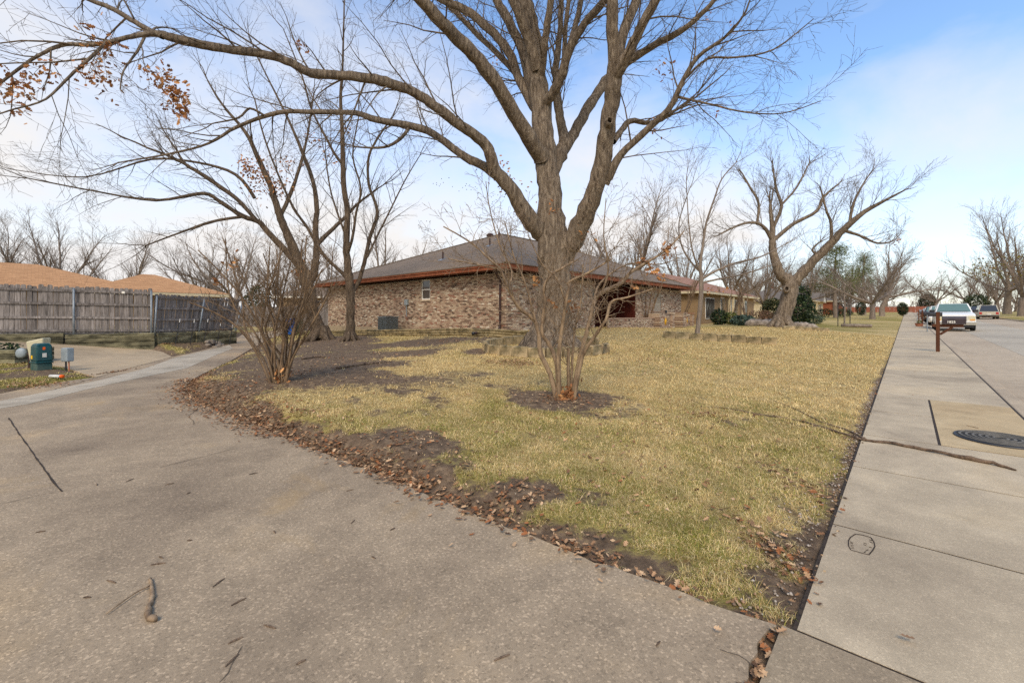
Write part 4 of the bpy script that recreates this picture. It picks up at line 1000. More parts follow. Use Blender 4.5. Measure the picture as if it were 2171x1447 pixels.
def leaves_mesh(name, P, size, flat, mat, cols=LEAFCOL, jitter=.25, simple=False):
    n = len(P); P = np.asarray(P, float); Rm = rotmats(n, flat); sz = rng.uniform(size[0], size[1], n)
    pick = rng.integers(0, 4, n); T = np.stack(LT)[pick]
    V = np.einsum('nij,nkj->nki', Rm, T * sz[:, None, None]) + P[:, None]
    k = T.shape[1]; Q = (LQ[None] + np.arange(n)[:, None, None] * k).reshape(-1, 4)
    c = cols[rng.integers(0, len(cols), n)] * rng.uniform(1 - jitter, 1 + jitter, (n, 1)); C = np.ones((n, k, 4)); C[..., :3] = c[:, None]
    return np_mesh(name, V.reshape(-1, 3), Q.ravel(), np.arange(len(Q)) * 4, np.full(len(Q), 4), mat, False, C.reshape(-1, 4))
def quad_leaves(name, P, size, mat, cols, jitter=.3, aspect=.45):
    n = len(P); Rm = rotmats(n, 1.2); sz = rng.uniform(size[0], size[1], n)
    T = np.array([(-.5, 0, 0), (0, -aspect / 2, .05), (.5, 0, 0), (0, aspect / 2, .05)])
    V = np.einsum('nij,kj->nki', Rm, T) * sz[:, None, None] + np.asarray(P)[:, None]
    Q = np.arange(n * 4).reshape(-1, 4); cols = np.asarray(cols); c = cols[rng.integers(0, len(cols), n)] * rng.uniform(1 - jitter, 1 + jitter, (n, 1)); C = np.ones((n, 4, 4)); C[..., :3] = c[:, None]
    return np_mesh(name, V.reshape(-1, 3), Q.ravel(), np.arange(n) * 4, np.full(n, 4), mat, False, C.reshape(-1, 4))

def px_limb(lst, k=.88):
    P = [W(u, v, D) for u, v, D, w_ in lst]; Rd = [w_ / 2 * D / FPX * k for u, v, D, w_ in lst]; return P, Rd
def traced_tree(name, label, cat, base, limbs, o, barkmat, leaves=(), group=None, tip=1.0, roots=True):
    root = thing(name, label, cat, base, group=group); trunk, crown = Wood(), Wood()
    for li, lst in enumerate(limbs):
        P, Rd = px_limb(lst, .82 if li else .88)
        if li == 0 and roots:
            P = [Vector((P[0].x, P[0].y, base[2] - .25))] + P; Rd = [Rd[0] * 1.08] + Rd; hr = Rd[2] * (.8 if name == 'oak_tree' else 1)
            for k in range(8):
                a = k * .785 + random.uniform(-.25, .25); c_ = Vector((P[2].x, P[2].y, base[2])); dv = Vector((math.cos(a), math.sin(a), 0))
                trunk.add(*smooth_path([c_ + dv * hr * .45 + Vector((0, 0, hr * 1.5)), c_ + dv * hr * .95 + Vector((0, 0, hr * .62)), c_ + dv * hr * 1.5 + Vector((0, 0, hr * .12)), c_ + dv * hr * random.uniform(1.8, 2.1) + Vector((0, 0, -hr * .35))], [hr * .42, hr * .4, hr * .28, hr * .1], 3))
        elif P[0].z < base[2] + .5 * (not roots): P[0].z = base[2] - .05
        P, Rd = smooth_path(P, Rd, 4)
        for k in range(1, len(P) - 1): P[k] = P[k] + rvec() * min(.03, Rd[k] * .12)
        trunk.add(P, Rd)
        thin = [k for k, r in enumerate(Rd) if r < o.get('from', .16)]
        if thin: grow(crown, P[thin[0]:], Rd[thin[0]:], 0, o) if len(P) - thin[0] > 2 else None
        if tip and Rd[-1] > .0125:
            d = (P[-1] - P[-2]).normalized()
            for k in range(3 if Rd[-1] > .04 else 2):
                q = [P[-1]]; dd = (d + rvec() * .35).normalized(); n = 7; ln = tip * min(4.5, 12 * Rd[-1] ** .5) * random.uniform(.6, 1.1)
                for _ in range(n): dd = (dd + rvec() * .16 + Vector((0, 0, .03))).normalized(); q.append(q[-1] + dd * ln / n)
                rs = [Rd[-1] * (.8 if k == 0 else .6) * (1 - .85 * i_ / n) + .003 for i_ in range(n + 1)]
                crown.add(q, rs); grow(crown, q, rs, 0, o)
    link('trunk', trunk.mesh('trunk', M[barkmat], base), root)
    if crown.b: link('crown', crown.mesh('crown', M[barkmat], base), root)
    pts = []
    for (u, v, D, ru, cnt) in leaves:
        c = W(u, v, D); r = ru * D / FPX
        for _ in range(cnt): pts.append(c + Vector((random.gauss(0, r * .5), random.gauss(0, r * .5), random.gauss(0, r * .6))) - Vector(base))
    if pts: link('leaves', leaves_mesh('leaves', pts, (.06, .12) if base[1] < 15 else (.08, .16), 1.3, M['leaf'], np.array([lin(150, 102, 64)[:3], lin(172, 122, 78)[:3], lin(130, 90, 60)[:3], lin(190, 142, 94)[:3]])), root)
    return root
OAK = dict(sp=(.36, .22, .14), len=(2.0, .8, .34), lift=(.04, .0, -.02), ang=(.45, 1.0), rmax=(.026, .011, .0055), rmin=.0038, wig=.17, bare=.08)
T = 12.4
base = Vector(W(1172, 0, T).xy).to_3d(); base.z = gz(base.x, base.y)
big = [
 [(1166, 738, T, 150), (1168, 722, T, 118), (1170, 700, T, 94), (1172, 650, T, 82), (1175, 590, T, 74), (1172, 530, T, 78), (1167, 480, T, 70), (1165, 424, T, 56), (1160, 368, T + .1, 53), (1152, 295, T + .2, 50), (1146, 221, T + .3, 48), (1134, 150, T + .4, 46), (1127, 60, T + .5, 36), (1112, 0, T + .6, 31), (1100, -90, T + .6, 24)],
 [(1139, 150, T + .2, 30), (1118, 75, T, 27), (1100, 30, T - .2, 26), (1086, -4, T - .3, 24), (1060, -90, T - .5, 18)],
 [(1144, 170, T + .3, 22), (1151, 120, T, 20), (1160, 50, T - .3, 18), (1168, 0, T - .4, 17), (1172, -80, T - .5, 13)],
 [(1150, 340, T, 44), (1130, 305, T - .3, 40), (1090, 240, T - .8, 37), (1038, 158, T - 1.4, 35), (994, 107, T - 1.8, 34), (950, 63, T - 2.2, 33), (892, 0, T - 2.7, 30), (830, -70, T - 3.2, 24)],
 [(1140, 235, T + .4, 26), (1105, 177, T + .8, 23), (1079, 110, T + 1.1, 22), (1038, 63, T + 1.4, 21), (987, 22, T + 1.8, 20), (950, 6, T + 2, 19), (900, -20, T + 2.3, 16)],
 [(1135, 205, T + .6, 18), (1079, 138, T + 1.5, 15), (1016, 77, T + 2.2, 13), (955, 15, T + 2.8, 12), (915, -20, T + 3, 10)],
 [(1138, 215, T + .4, 28), (1122, 170, T + .7, 26), (1108, 110, T + 1, 25), (1079, 48, T + 1.3, 24), (1052, 0, T + 1.5, 22), (1020, -60, T + 1.8, 17)],
 [(1165, 370, T + .2, 40), (1186, 331, T + .6, 36), (1196, 300, T + .9, 28), (1189, 258, T + 1.1, 23), (1182, 221, T + 1.2, 22), (1178, 147, T + 1.4, 18), (1186, 80, T + 1.6, 14), (1190, 0, T + 1.8, 12)],
 [(1190, 325, T + .7, 30), (1212, 290, T + 1, 28), (1232, 255, T + 1.3, 27), (1254, 218, T + 1.6, 26), (1284, 172, T + 2, 24), (1312, 148, T + 2.1, 22), (1340, 125, T + 2, 19), (1392, 92, T + 1.8, 18), (1444, 66, T + 1.5, 15), (1495, 22, T + 1.2, 12), (1530, -20, T + 1, 9)],
 [(1152, 225, T + .2, 30), (1176, 190, T - .1, 26), (1192, 155, T - .3, 24), (1210, 100, T - .5, 22), (1240, 50, T - .7, 21), (1284, -2, T - .9, 19), (1330, -60, T - 1.1, 14)],
 [(1208, 95, T - .5, 16), (1222, 45, T - .4, 14), (1232, 0, T - .3, 13), (1240, -60, T - .2, 9)],
 [(1196, 130, T - .3, 14), (1198, 70, T - .1, 12), (1206, 0, T, 11)],
 [(1188, 560, T, 40), (1208, 520, T - .2, 54), (1230, 478, T - .4, 51), (1259, 405, T - .8, 45), (1278, 331, T - 1.1, 42), (1289, 258, T - 1.3, 40), (1299, 190, T - 1.5, 41), (1303, 145, T - 1.6, 40), (1298, 74, T - 1.8, 31), (1298, 0, T - 2, 28), (1296, -90, T - 2.2, 20)],
 [(1303, 160, T - 1.6, 30), (1318, 80, T - 1.4, 26), (1350, 0, T - 1.2, 24), (1385, -80, T - 1, 16)],
 [(1306, 165, T - 1.6, 30), (1328, 118, T - 1.9, 27), (1356, 64, T - 2.1, 25), (1389, 0, T - 2.3, 23), (1425, -70, T - 2.5, 16)],
 [(1282, 390, T - .9, 22), (1294, 366, T - 1, 24), (1316, 328, T - 1.1, 19), (1374, 273, T - 1.3, 17), (1425, 221, T - 1.5, 15), (1444, 177, T - 1.6, 13), (1480, 121, T - 1.8, 10), (1540, 77, T - 2, 7), (1576, 33, T - 2.2, 5), (1590, 0, T - 2.3, 4)],
 [(1300, 300, T - 1.1, 18), (1318, 276, T - .9, 15), (1337, 256, T - .8, 14), (1374, 260, T - .7, 11), (1405, 254, T - .6, 8)],
 [(1435, 205, T - 1.5, 8), (1466, 212, T - 1.7, 6), (1510, 222, T - 1.9, 5), (1580, 238, T - 2.2, 4), (1660, 240, T - 2.5, 3), (1740, 214, T - 2.8, 2)],
 [(1455, 165, T - 1.6, 7), (1500, 125, T - 2, 6), (1560, 122, T - 2.3, 5), (1640, 105, T - 2.6, 4), (1725, 40, T - 2.9, 2)],
 [(1160, 500, T, 50), (1127, 472, T - .3, 46), (1090, 413, T - .7, 37), (1052, 366, T - 1, 33), (1040, 330, T - 1.2, 30), (1030, 308, T - 1.3, 28), (989, 276, T - 1.6, 26), (934, 235, T - 1.9, 25), (892, 205, T - 2.1, 24), (837, 180, T - 2.4, 24), (796, 169, T - 2.6, 25), (726, 160, T - 2.9, 22), (657, 155, T - 3.2, 22), (616, 133, T - 3.4, 21), (561, 116, T - 3.6, 20), (470, 103, T - 3.9, 20), (387, 86, T - 4.2, 22), (332, 72, T - 4.3, 17), (290, 76, T - 4.4, 11), (207, 94, T - 4.6, 10), (138, 95, T - 4.7, 9), (97, 110, T - 4.8, 8), (55, 135, T - 4.8, 7), (0, 177, T - 4.9, 6), (-70, 230, T - 5, 4)],
 [(345, 78, T - 4.3, 15), (320, 66, T - 4.2, 14), (276, 41, T - 4.1, 13), (235, 17, T - 4, 12), (190, 0, T - 3.9, 11), (120, -30, T - 3.8, 8)],
 [(225, 92, T - 4.6, 8), (180, 133, T - 4.9, 8), (149, 160, T - 5, 7), (97, 210, T - 5.2, 5), (28, 232, T - 5.4, 4), (-30, 250, T - 5.5, 3)],
 [(310, 72, T - 4.3, 7), (290, 110, T - 4.5, 6), (262, 150, T - 4.7, 4), (255, 190, T - 4.8, 3)],
 [(1060, 375, T - .9, 28), (1020, 350, T - .8, 22), (975, 326, T - .6, 20), (920, 285, T - .4, 19), (865, 265, T - .2, 18), (796, 254, T, 16), (754, 240, T + .1, 13), (671, 238, T + .2, 12), (594, 238, T + .3, 11), (505, 268, T + .4, 9), (442, 304, T + .4, 6), (359, 326, T + .4, 5), (250, 345, T + .3, 3)],
 [(868, 270, T - .2, 9), (848, 295, T - .4, 9), (815, 312, T - .6, 7), (760, 312, T - .8, 4)],
 [(560, 245, T + .3, 6), (530, 230, T + .1, 6), (505, 250, T, 5), (450, 262, T - .2, 3)],
]
traced_tree('oak_tree', 'huge bare tree with many thick spreading limbs rising from the stone ring', 'tree', base, big, OAK, 'bark',
  [(225, 105, T - 4.6, 34, 70), (205, 165, T - 4.8, 34, 70), (340, 165, T - 4.4, 28, 80), (372, 205, T - 4.4, 24, 110), (390, 240, T - 4.4, 14, 40), (30, 200, T - 5, 35, 80), (100, 150, T - 5, 22, 22), (60, 175, T - 5, 22, 30), (1075, 385, T - .8, 26, 40), (1060, 350, T - 1, 14, 18), (1100, 415, T - .6, 25, 25), (1405, 145, T - 1, 22, 22), (1388, 285, T - 1, 26, 16), (1555, 55, T - 2, 10, 8), (1500, 38, T + 1, 9, 6), (1530, 240, T - 2, 8, 6), (1170, 440, T - .5, 20, 14), (1240, 500, T - 1, 25, 12), (640, 95, T - 3.3, 12, 14), (1050, 125, T, 10, 8)])
tA = 20.3; bA = Vector(W(682, 0, tA).xy).to_3d(); bA.z = gz(bA.x, bA.y)
MID = dict(sp=(.5, .3, .2), len=(2.0, .85, .4), lift=(.12, .06, .03), ang=(.4, .9), rmax=(.022, .009, .0045), rmin=.0032, wig=.17, bare=.08, **{'from': .17})
LA = [
 [(684, 728, tA, 58), (680, 716, tA, 42), (672, 690, tA, 31), (662, 660, tA, 29), (656, 620, tA, 29), (648, 588, tA, 30), (636, 560, tA, 24), (616, 511, tA - .2, 20), (599, 472, tA - .3, 17), (588, 440, tA - .4, 15), (572, 390, tA - .5, 13), (545, 330, tA - .7, 10), (520, 280, tA - .8, 8), (470, 220, tA - 1, 5), (440, 170, tA - 1.1, 3)],
 [(640, 575, tA, 22), (622, 550, tA - .3, 18), (599, 525, tA - .6, 16), (566, 489, tA - 1, 14), (549, 470, tA - 1.2, 13), (516, 459, tA - 1.5, 12), (470, 430, tA - 1.9, 10), (430, 410, tA - 2.2, 9), (330, 425, tA - 3, 6), (200, 405, tA - 3.8, 4), (60, 378, tA - 4.5, 3)],
 [(545, 468, tA - 1.2, 10), (500, 420, tA - 1.4, 10), (440, 378, tA - 1.6, 10), (396, 350, tA - 1.8, 9)],
 [(540, 420, tA - .6, 9), (500, 370, tA - .8, 8), (420, 345, tA - 1, 6), (320, 338, tA - 1.4, 5), (180, 375, tA - 2, 3), (30, 360, tA - 2.6, 2)],
 [(655, 600, tA, 22), (666, 580, tA + .2, 18), (671, 533, tA + .4, 16), (669, 478, tA + .6, 14), (672, 440, tA + .7, 12), (664, 385, tA + .8, 10), (640, 320, tA + .9, 8), (610, 250, tA + 1, 6), (575, 180, tA + 1.1, 4), (540, 110, tA + 1.1, 3)],
 [(670, 520, tA + .4, 12), (700, 490, tA + .8, 10), (730, 462, tA + 1.1, 9), (760, 430, tA + 1.3, 6), (800, 400, tA + 1.5, 4)],
 [(595, 460, tA - .3, 10), (620, 400, tA, 9), (640, 340, tA + .2, 7), (655, 270, tA + .4, 5), (665, 200, tA + .5, 3)],
 [(516, 459, tA - 1.5, 8), (450, 470, tA - 2, 7), (385, 492, tA - 2.4, 5), (310, 520, tA - 2.8, 3)],
]
traced_tree('forked_tree', 'forked bare tree with long low limbs reaching over the alley', 'tree', bA, LA, MID, 'bark_grey',
  [(545, 375, tA - .7, 34, 240), (590, 395, tA - .5, 24, 110), (520, 355, tA - .8, 20, 90), (610, 350, tA, 20, 60), (690, 320, tA, 16, 16), (655, 290, tA, 10, 14), (640, 560, tA - .3, 10, 10)])
tB = 18.7; bB = Vector(W(742, 0, tB).xy).to_3d(); bB.z = gz(bB.x, bB.y)
LB = [
 [(742, 732, tB, 40), (742, 720, tB, 27), (743, 690, tB, 20), (743, 650, tB, 19), (743, 616, tB, 19), (740, 585, tB, 19), (735, 533, tB, 15), (736, 450, tB, 13), (730, 400, tB, 12), (727, 345, tB, 11), (726, 276, tB, 9), (722, 210, tB, 7), (726, 152, tB, 5), (728, 80, tB, 4), (730, 0, tB, 3)],
 [(738, 592, tB, 10), (715, 568, tB - .2, 9), (690, 545, tB - .4, 8), (668, 510, tB - .6, 8), (649, 478, tB - .8, 7), (622, 440, tB - 1, 6), (590, 370, tB - 1.2, 5), (560, 290, tB - 1.4, 4), (540, 210, tB - 1.5, 3)],
 [(745, 618, tB, 14), (756, 605, tB + .2, 11), (768, 574, tB + .3, 10), (784, 505, tB + .5, 9), (800, 450, tB + .7, 8), (782, 390, tB + .8, 7), (782, 332, tB + .9, 6), (806, 285, tB + 1, 5), (832, 249, tB + 1.1, 3)],
 [(736, 540, tB, 8), (748, 500, tB - .3, 7), (755, 450, tB - .4, 6), (765, 400, tB - .5, 5), (748, 330, tB - .6, 4), (760, 250, tB - .6, 3)],
 [(728, 350, tB, 8), (712, 330, tB - .2, 7), (690, 290, tB - .4, 6), (660, 230, tB - .6, 5), (640, 160, tB - .8, 4), (600, 60, tB - 1, 2)],
 [(770, 560, tB + .3, 6), (800, 500, tB + .6, 5), (830, 440, tB + .8, 4), (860, 380, tB + 1, 3), (890, 330, tB + 1.2, 2)],
 [(733, 500, tB, 6), (715, 450, tB + .3, 5), (700, 400, tB + .5, 4), (690, 330, tB + .6, 3)],
]
traced_tree('slender_tree', 'slender bare tree with mossy foot and upright limbs in front of the brick side wall', 'tree', bB, LB, MID, 'bark_grey', [(700, 330, tB, 12, 14), (740, 275, tB, 10, 8), (670, 300, tB - .5, 14, 16)])
# shrubby crepe myrtle on the lawn
cD = 6.95; CB = GL(1190, 843); cD = CB.y
CREPE = dict(sp=(.13, .11, .07), len=(.85, .36, .14), lift=(.14, .08, .05), ang=(.5, 1.2), rmax=(.0105, .0062, .004), rmin=.003, wig=.22, bare=.3, **{'from': .045})
LC = [
 [(1180, 842, cD, 13), (1166, 792, cD, 12), (1146, 747, cD, 12), (1141, 703, cD, 10), (1131, 676, cD, 10), (1101, 652, cD - .1, 9), (1077, 610, cD - .2, 8), (1059, 569, cD - .3, 6), (1039, 551, cD - .4, 5), (1000, 515, cD - .5, 4), (940, 480, cD - .6, 3)],
 [(1183, 842, cD, 13), (1181, 777, cD, 12), (1166, 732, cD + .1, 11), (1149, 703, cD + .1, 10), (1155, 643, cD + .2, 9), (1154, 605, cD + .2, 8), (1172, 580, cD + .2, 7), (1192, 568, cD + .2, 6), (1225, 550, cD + .3, 4)],
 [(1188, 838, cD, 13), (1184, 762, cD - .1, 12), (1193, 688, cD - .2, 10), (1199, 640, cD - .3, 9), (1207, 610, cD - .3, 8), (1207, 597, cD - .3, 7), (1253, 575, cD - .4, 6), (1297, 548, cD - .5, 4)],
 [(1205, 822, cD + .1, 10), (1205, 780, cD + .1, 9), (1205, 737, cD + .1, 9)],
 [(1211, 826, cD + .1, 8), (1214, 747, cD + .2, 7), (1223, 673, cD + .3, 5), (1232, 634, cD + .3, 4), (1236, 560, cD + .3, 3)],
 [(1212, 830, cD, 13), (1229, 762, cD, 12), (1244, 703, cD, 11), (1259, 643, cD + .1, 11), (1276, 619, cD + .1, 11), (1318, 599, cD + .2, 10), (1339, 575, cD + .2, 9), (1375, 554, cD + .3, 7), (1416, 527, cD + .4, 5), (1450, 490, cD + .4, 3)],
 [(1216, 822, cD - .1, 10), (1235, 756, cD - .2, 9), (1262, 712, cD - .3, 9), (1285, 676, cD - .4, 8), (1296, 640, cD - .4, 7), (1330, 630, cD - .5, 5), (1385, 612, cD - .6, 3)],
 [(1077, 612, cD - .2, 6), (1085, 575, cD, 5), (1060, 520, cD + .1, 4), (1040, 450, cD + .1, 3), (1030, 385, cD, 2)],
 [(1059, 570, cD - .3, 5), (1010, 560, cD - .4, 4), (950, 548, cD - .5, 3)],
 [(1141, 703, cD, 7), (1128, 650, cD, 6), (1110, 590, cD, 5), (1090, 545, cD, 4), (1070, 470, cD, 3)],
 [(1276, 620, cD, 6), (1290, 570, cD - .1, 5), (1280, 500, cD - .2, 3), (1285, 420, cD - .2, 2)],
 [(1260, 645, cD, 6), (1272, 600, cD + .2, 5), (1330, 560, cD + .4, 4), (1400, 560, cD + .6, 3), (1440, 545, cD + .7, 2)],
 [(1199, 640, cD - .3, 5), (1180, 590, cD - .4, 4), (1150, 560, cD - .5, 3), (1120, 500, cD - .5, 2)],
]
crepe = traced_tree('crepe_myrtle', 'multi-stemmed bare crepe myrtle in a round bed of bare soil', 'shrub', CB, LC, CREPE, 'bark_crepe', [(1170, 645, cD, 9, 9), (1213, 655, cD, 13, 14), (1385, 572, cD + .3, 12, 14), (1360, 555, cD + .3, 9, 9), (1415, 535, cD + .4, 15, 26), (1405, 590, cD + .4, 6, 6), (1135, 600, cD, 8, 7), (1345, 607, cD, 7, 5), (1212, 832, cD - .05, 16, 40), (1195, 838, cD - .1, 14, 30)], tip=False, roots=False)
def seed_pods(parent, base, lst):
    q = MB()
    for (u, v, D, r, n) in lst:
        for _ in range(n):
            c = W(u + random.gauss(0, r), v + random.gauss(0, r * .8), D + random.gauss(0, .1)) - Vector(base)
            q.lathe([(.002, -.007), (.007, 0), (.002, .007)], c, 5)
    q.build('seed_pods', M['black_metal'], parent, kind='stuff')
seed_pods(crepe, CB, [(940, 385, cD, 12, 10), (995, 405, cD, 12, 10), (1010, 360, cD, 10, 7), (900, 480, cD - .5, 14, 10), (1050, 420, cD, 10, 8), (1385, 405, cD + .3, 14, 16), (1430, 375, cD + .4, 8, 6), (1110, 465, cD, 10, 7), (1330, 500, cD, 14, 8), (1400, 470, cD + .3, 16, 8)])
# bush by the alley bend
SB = GL(592, 808); sD = SB.y
BUSH = dict(sp=(.17, .12, .08), len=(.85, .36, .15), lift=(.2, .10, .06), ang=(.35, .95), rmax=(.008, .005, .0038), rmin=.003, wig=.16, bare=.25, **{'from': .05})
LS = []
for k in range(18):
    u0 = 592 + random.uniform(-18, 18); du = random.uniform(-1, 1); top = random.uniform(500, 600); dd = random.uniform(-.5, .5)
    LS.append([(u0, 810, sD + dd * .1, random.uniform(5, 8)), (u0 + du * 20 + random.gauss(0, 5), 760, sD + dd * .4, 6), (u0 + du * 48 + random.gauss(0, 9), 700, sD + dd * .8, 5), (u0 + du * 80 + random.gauss(0, 12), 630, sD + dd * 1.2, 4), (u0 + du * 112, top, sD + dd * 1.6, 3)])
LS += [[(575, 800, sD - .1, 7), (540, 740, sD - .3, 6), (500, 690, sD - .5, 6), (450, 660, sD - .7, 5), (400, 640, sD - .9, 3)], [(585, 800, sD, 8), (560, 720, sD, 7), (520, 640, sD, 6), (470, 580, sD, 4), (420, 530, sD, 3)], [(605, 800, sD, 7), (640, 700, sD + .2, 6), (680, 640, sD + .3, 5), (715, 600, sD + .4, 3)]]
bush = traced_tree('bare_shrub', 'dense bare multi-stemmed shrub standing in dark soil by the alley bend', 'shrub', SB, LS, BUSH, 'bark_shrub', [(492, 555, sD, 18, 14), (460, 590, sD, 14, 10), (592, 800, sD - .1, 16, 26), (610, 795, sD, 14, 16), (630, 580, sD, 10, 8)], tip=False, roots=False)
seed_pods(bush, SB, [(450, 560, sD, 20, 12), (430, 510, sD, 16, 10), (530, 520, sD, 25, 12), (480, 610, sD, 20, 10)])
# young tree in the edged bed, and the leaning tree
SY = GL(1480, 712); yD = SY.y
YNG = dict(sp=(.35, .22, .14), len=(1.3, .5, .22), lift=(.15, .08, .04), ang=(.4, .9), rmax=(.02, .008, .004), rmin=.0045, wig=.15, bare=.2, **{'from': .09})
LY = [
 [(1476, 716, yD, 13), (1480, 690, yD, 11), (1485, 640, yD, 10), (1487, 588, yD, 10), (1484, 565, yD, 8), (1490, 520, yD, 6), (1498, 470, yD, 5), (1515, 420, yD, 4), (1530, 380, yD, 3), (1560, 345, yD, 2)],
 [(1487, 592, yD, 7), (1510, 578, yD - .2, 6), (1550, 560, yD - .4, 5), (1610, 545, yD - .7, 4), (1660, 520, yD - .9, 2)],
 [(1487, 600, yD, 6), (1520, 592, yD, 5), (1580, 580, yD, 4), (1640, 560, yD, 2)],
 [(1484, 575, yD, 6), (1465, 555, yD + .2, 5), (1445, 520, yD + .3, 4), (1440, 470, yD + .4, 3), (1462, 400, yD + .5, 2)],
 [(1482, 570, yD, 5), (1468, 530, yD - .2, 4), (1460, 470, yD - .3, 3), (1455, 385, yD - .3, 2)],
]
traced_tree('young_tree', 'slim young bare tree with single straight stem behind the row of stone blocks', 'tree', SY, LY, YNG, 'bark_far', [(1500, 620, yD, 6, 5), (1515, 612, yD, 10, 8), (1540, 612, yD, 8, 6)])
tL = 26.0; bLn = Vector(W(1655, 0, tL).xy).to_3d(); bLn.z = gz(bLn.x, bLn.y)
LNG = dict(sp=(.32, .22, .18), len=(1.9, .95, .45), lift=(.24, .14, .07), ang=(.4, .9), rmax=(.024, .011, .007), rmin=.0055, wig=.17, bare=.1, **{'from': .2})
LL = [
 [(1654, 700, tL, 42), (1657, 690, tL, 36), (1664, 655, tL, 33), (1674, 620, tL, 35), (1674, 600, tL, 33), (1656, 583, tL, 23), (1644, 556, tL, 19), (1638, 530, tL, 17), (1637, 505, tL, 14), (1637, 477, tL, 10), (1634, 450, tL, 8), (1633, 432, tL, 6)],
 [(1637, 510, tL, 10), (1616, 478, tL - .3, 8), (1587, 472, tL - .6, 7), (1557, 481, tL - .9, 5), (1520, 500, tL - 1.2, 3)],
 [(1605, 475, tL - .4, 7), (1608, 430, tL - .3, 6), (1588, 393, tL - .2, 5), (1572, 365, tL, 3)],
 [(1640, 480, tL, 9), (1657, 437, tL + .3, 8), (1646, 402, tL + .4, 6), (1638, 350, tL + .5, 3)],
 [(1656, 435, tL + .3, 6), (1690, 396, tL + .5, 5), (1716, 345, tL + .7, 3)],
 [(1641, 508, tL, 11), (1683, 474, tL - .4, 9), (1731, 448, tL - .8, 8), (1745, 418, tL - .9, 6), (1778, 390, tL - 1.1, 3)],
 [(1676, 605, tL, 30), (1690, 592, tL - .1, 26), (1716, 562, tL - .4, 23), (1753, 525, tL - .8, 20), (1790, 485, tL - 1.2, 16), (1834, 448, tL - 1.6, 11), (1885, 420, tL - 2.2, 6), (1920, 402, tL - 2.6, 3)],
 [(1762, 515, tL - .9, 8), (1762, 475, tL - .9, 7), (1750, 440, tL - .9, 5), (1740, 400, tL - .9, 3)],
 [(1790, 488, tL - 1.2, 9), (1825, 500, tL - 1.4, 6), (1860, 515, tL - 1.7, 5), (1890, 512, tL - 2, 3), (1905, 500, tL - 2.1, 2)],
 [(1800, 478, tL - 1.3, 8), (1810, 430, tL - 1.3, 6), (1830, 390, tL - 1.3, 4), (1850, 360, tL - 1.3, 2)],
 [(1720, 560, tL - .4, 7), (1735, 545, tL - .6, 6), (1722, 530, tL - .7, 5), (1735, 515, tL - .8, 4)],
]
traced_tree('leaning_tree', 'leaning old tree with hollow at its fork and broken top stub', 'tree', bLn, LL, LNG, 'bark', [(1902, 510, tL - 2, 8, 14)], tip=.35)
def knot(tree, p, r, ax):
    hr = MB().lathe([(r * .55, -.12), (r * .62, .05), (r * .95, .06), (r * 1.25, -.02), (r * 1.3, -.14)], (0, 0, 0), 14, 1.0, 1.25); hr.f = hr.f[:-2]
    o = hr.build('knot_hole', M['bark'], tree, True, loc=p - tree.location, rot=ax); MB().lathe([(r * .6, -.06), (r * .05, -.07)], (0, 0, 0), 12, 1.0, 1.25).build('hollow', M['joint'], o)  # dark disc inside the bark ring stands in for the hole's shade
knot(bpy.data.objects['leaning_tree'], W(1668, 612, tL - .48), .15, (R(80), 0, R(-20)))
knot(bpy.data.objects['oak_tree'], W(1292, 257, T - 1.56), .09, (R(85), 0, 0))

# ------------------------------------------------------------------ trees of the distance: a few kinds, copied
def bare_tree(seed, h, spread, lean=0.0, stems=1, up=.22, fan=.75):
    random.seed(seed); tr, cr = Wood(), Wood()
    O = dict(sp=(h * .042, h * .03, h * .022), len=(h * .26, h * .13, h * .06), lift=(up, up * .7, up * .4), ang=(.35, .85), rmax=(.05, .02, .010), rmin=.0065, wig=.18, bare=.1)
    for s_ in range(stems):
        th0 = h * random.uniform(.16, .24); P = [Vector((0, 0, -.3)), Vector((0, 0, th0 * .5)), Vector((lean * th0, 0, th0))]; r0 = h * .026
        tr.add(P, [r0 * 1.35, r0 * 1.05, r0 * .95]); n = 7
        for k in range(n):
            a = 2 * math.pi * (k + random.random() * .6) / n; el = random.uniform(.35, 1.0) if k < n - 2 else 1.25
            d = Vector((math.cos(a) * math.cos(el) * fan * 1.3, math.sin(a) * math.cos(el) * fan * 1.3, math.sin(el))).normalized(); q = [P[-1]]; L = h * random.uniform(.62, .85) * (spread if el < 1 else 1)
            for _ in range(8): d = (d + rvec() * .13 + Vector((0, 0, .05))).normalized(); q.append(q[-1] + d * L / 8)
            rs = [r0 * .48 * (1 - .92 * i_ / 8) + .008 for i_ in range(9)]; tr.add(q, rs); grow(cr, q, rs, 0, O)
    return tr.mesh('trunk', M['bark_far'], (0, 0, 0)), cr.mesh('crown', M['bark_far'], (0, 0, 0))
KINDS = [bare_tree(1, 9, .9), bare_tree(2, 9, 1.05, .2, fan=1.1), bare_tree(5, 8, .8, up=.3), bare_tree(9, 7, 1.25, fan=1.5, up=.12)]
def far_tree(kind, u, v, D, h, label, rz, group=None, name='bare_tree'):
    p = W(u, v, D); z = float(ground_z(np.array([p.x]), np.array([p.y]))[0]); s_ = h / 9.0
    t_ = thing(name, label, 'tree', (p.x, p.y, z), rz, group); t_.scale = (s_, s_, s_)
    link('trunk', KINDS[kind][0], t_); link('crown', KINDS[kind][1], t_); return t_
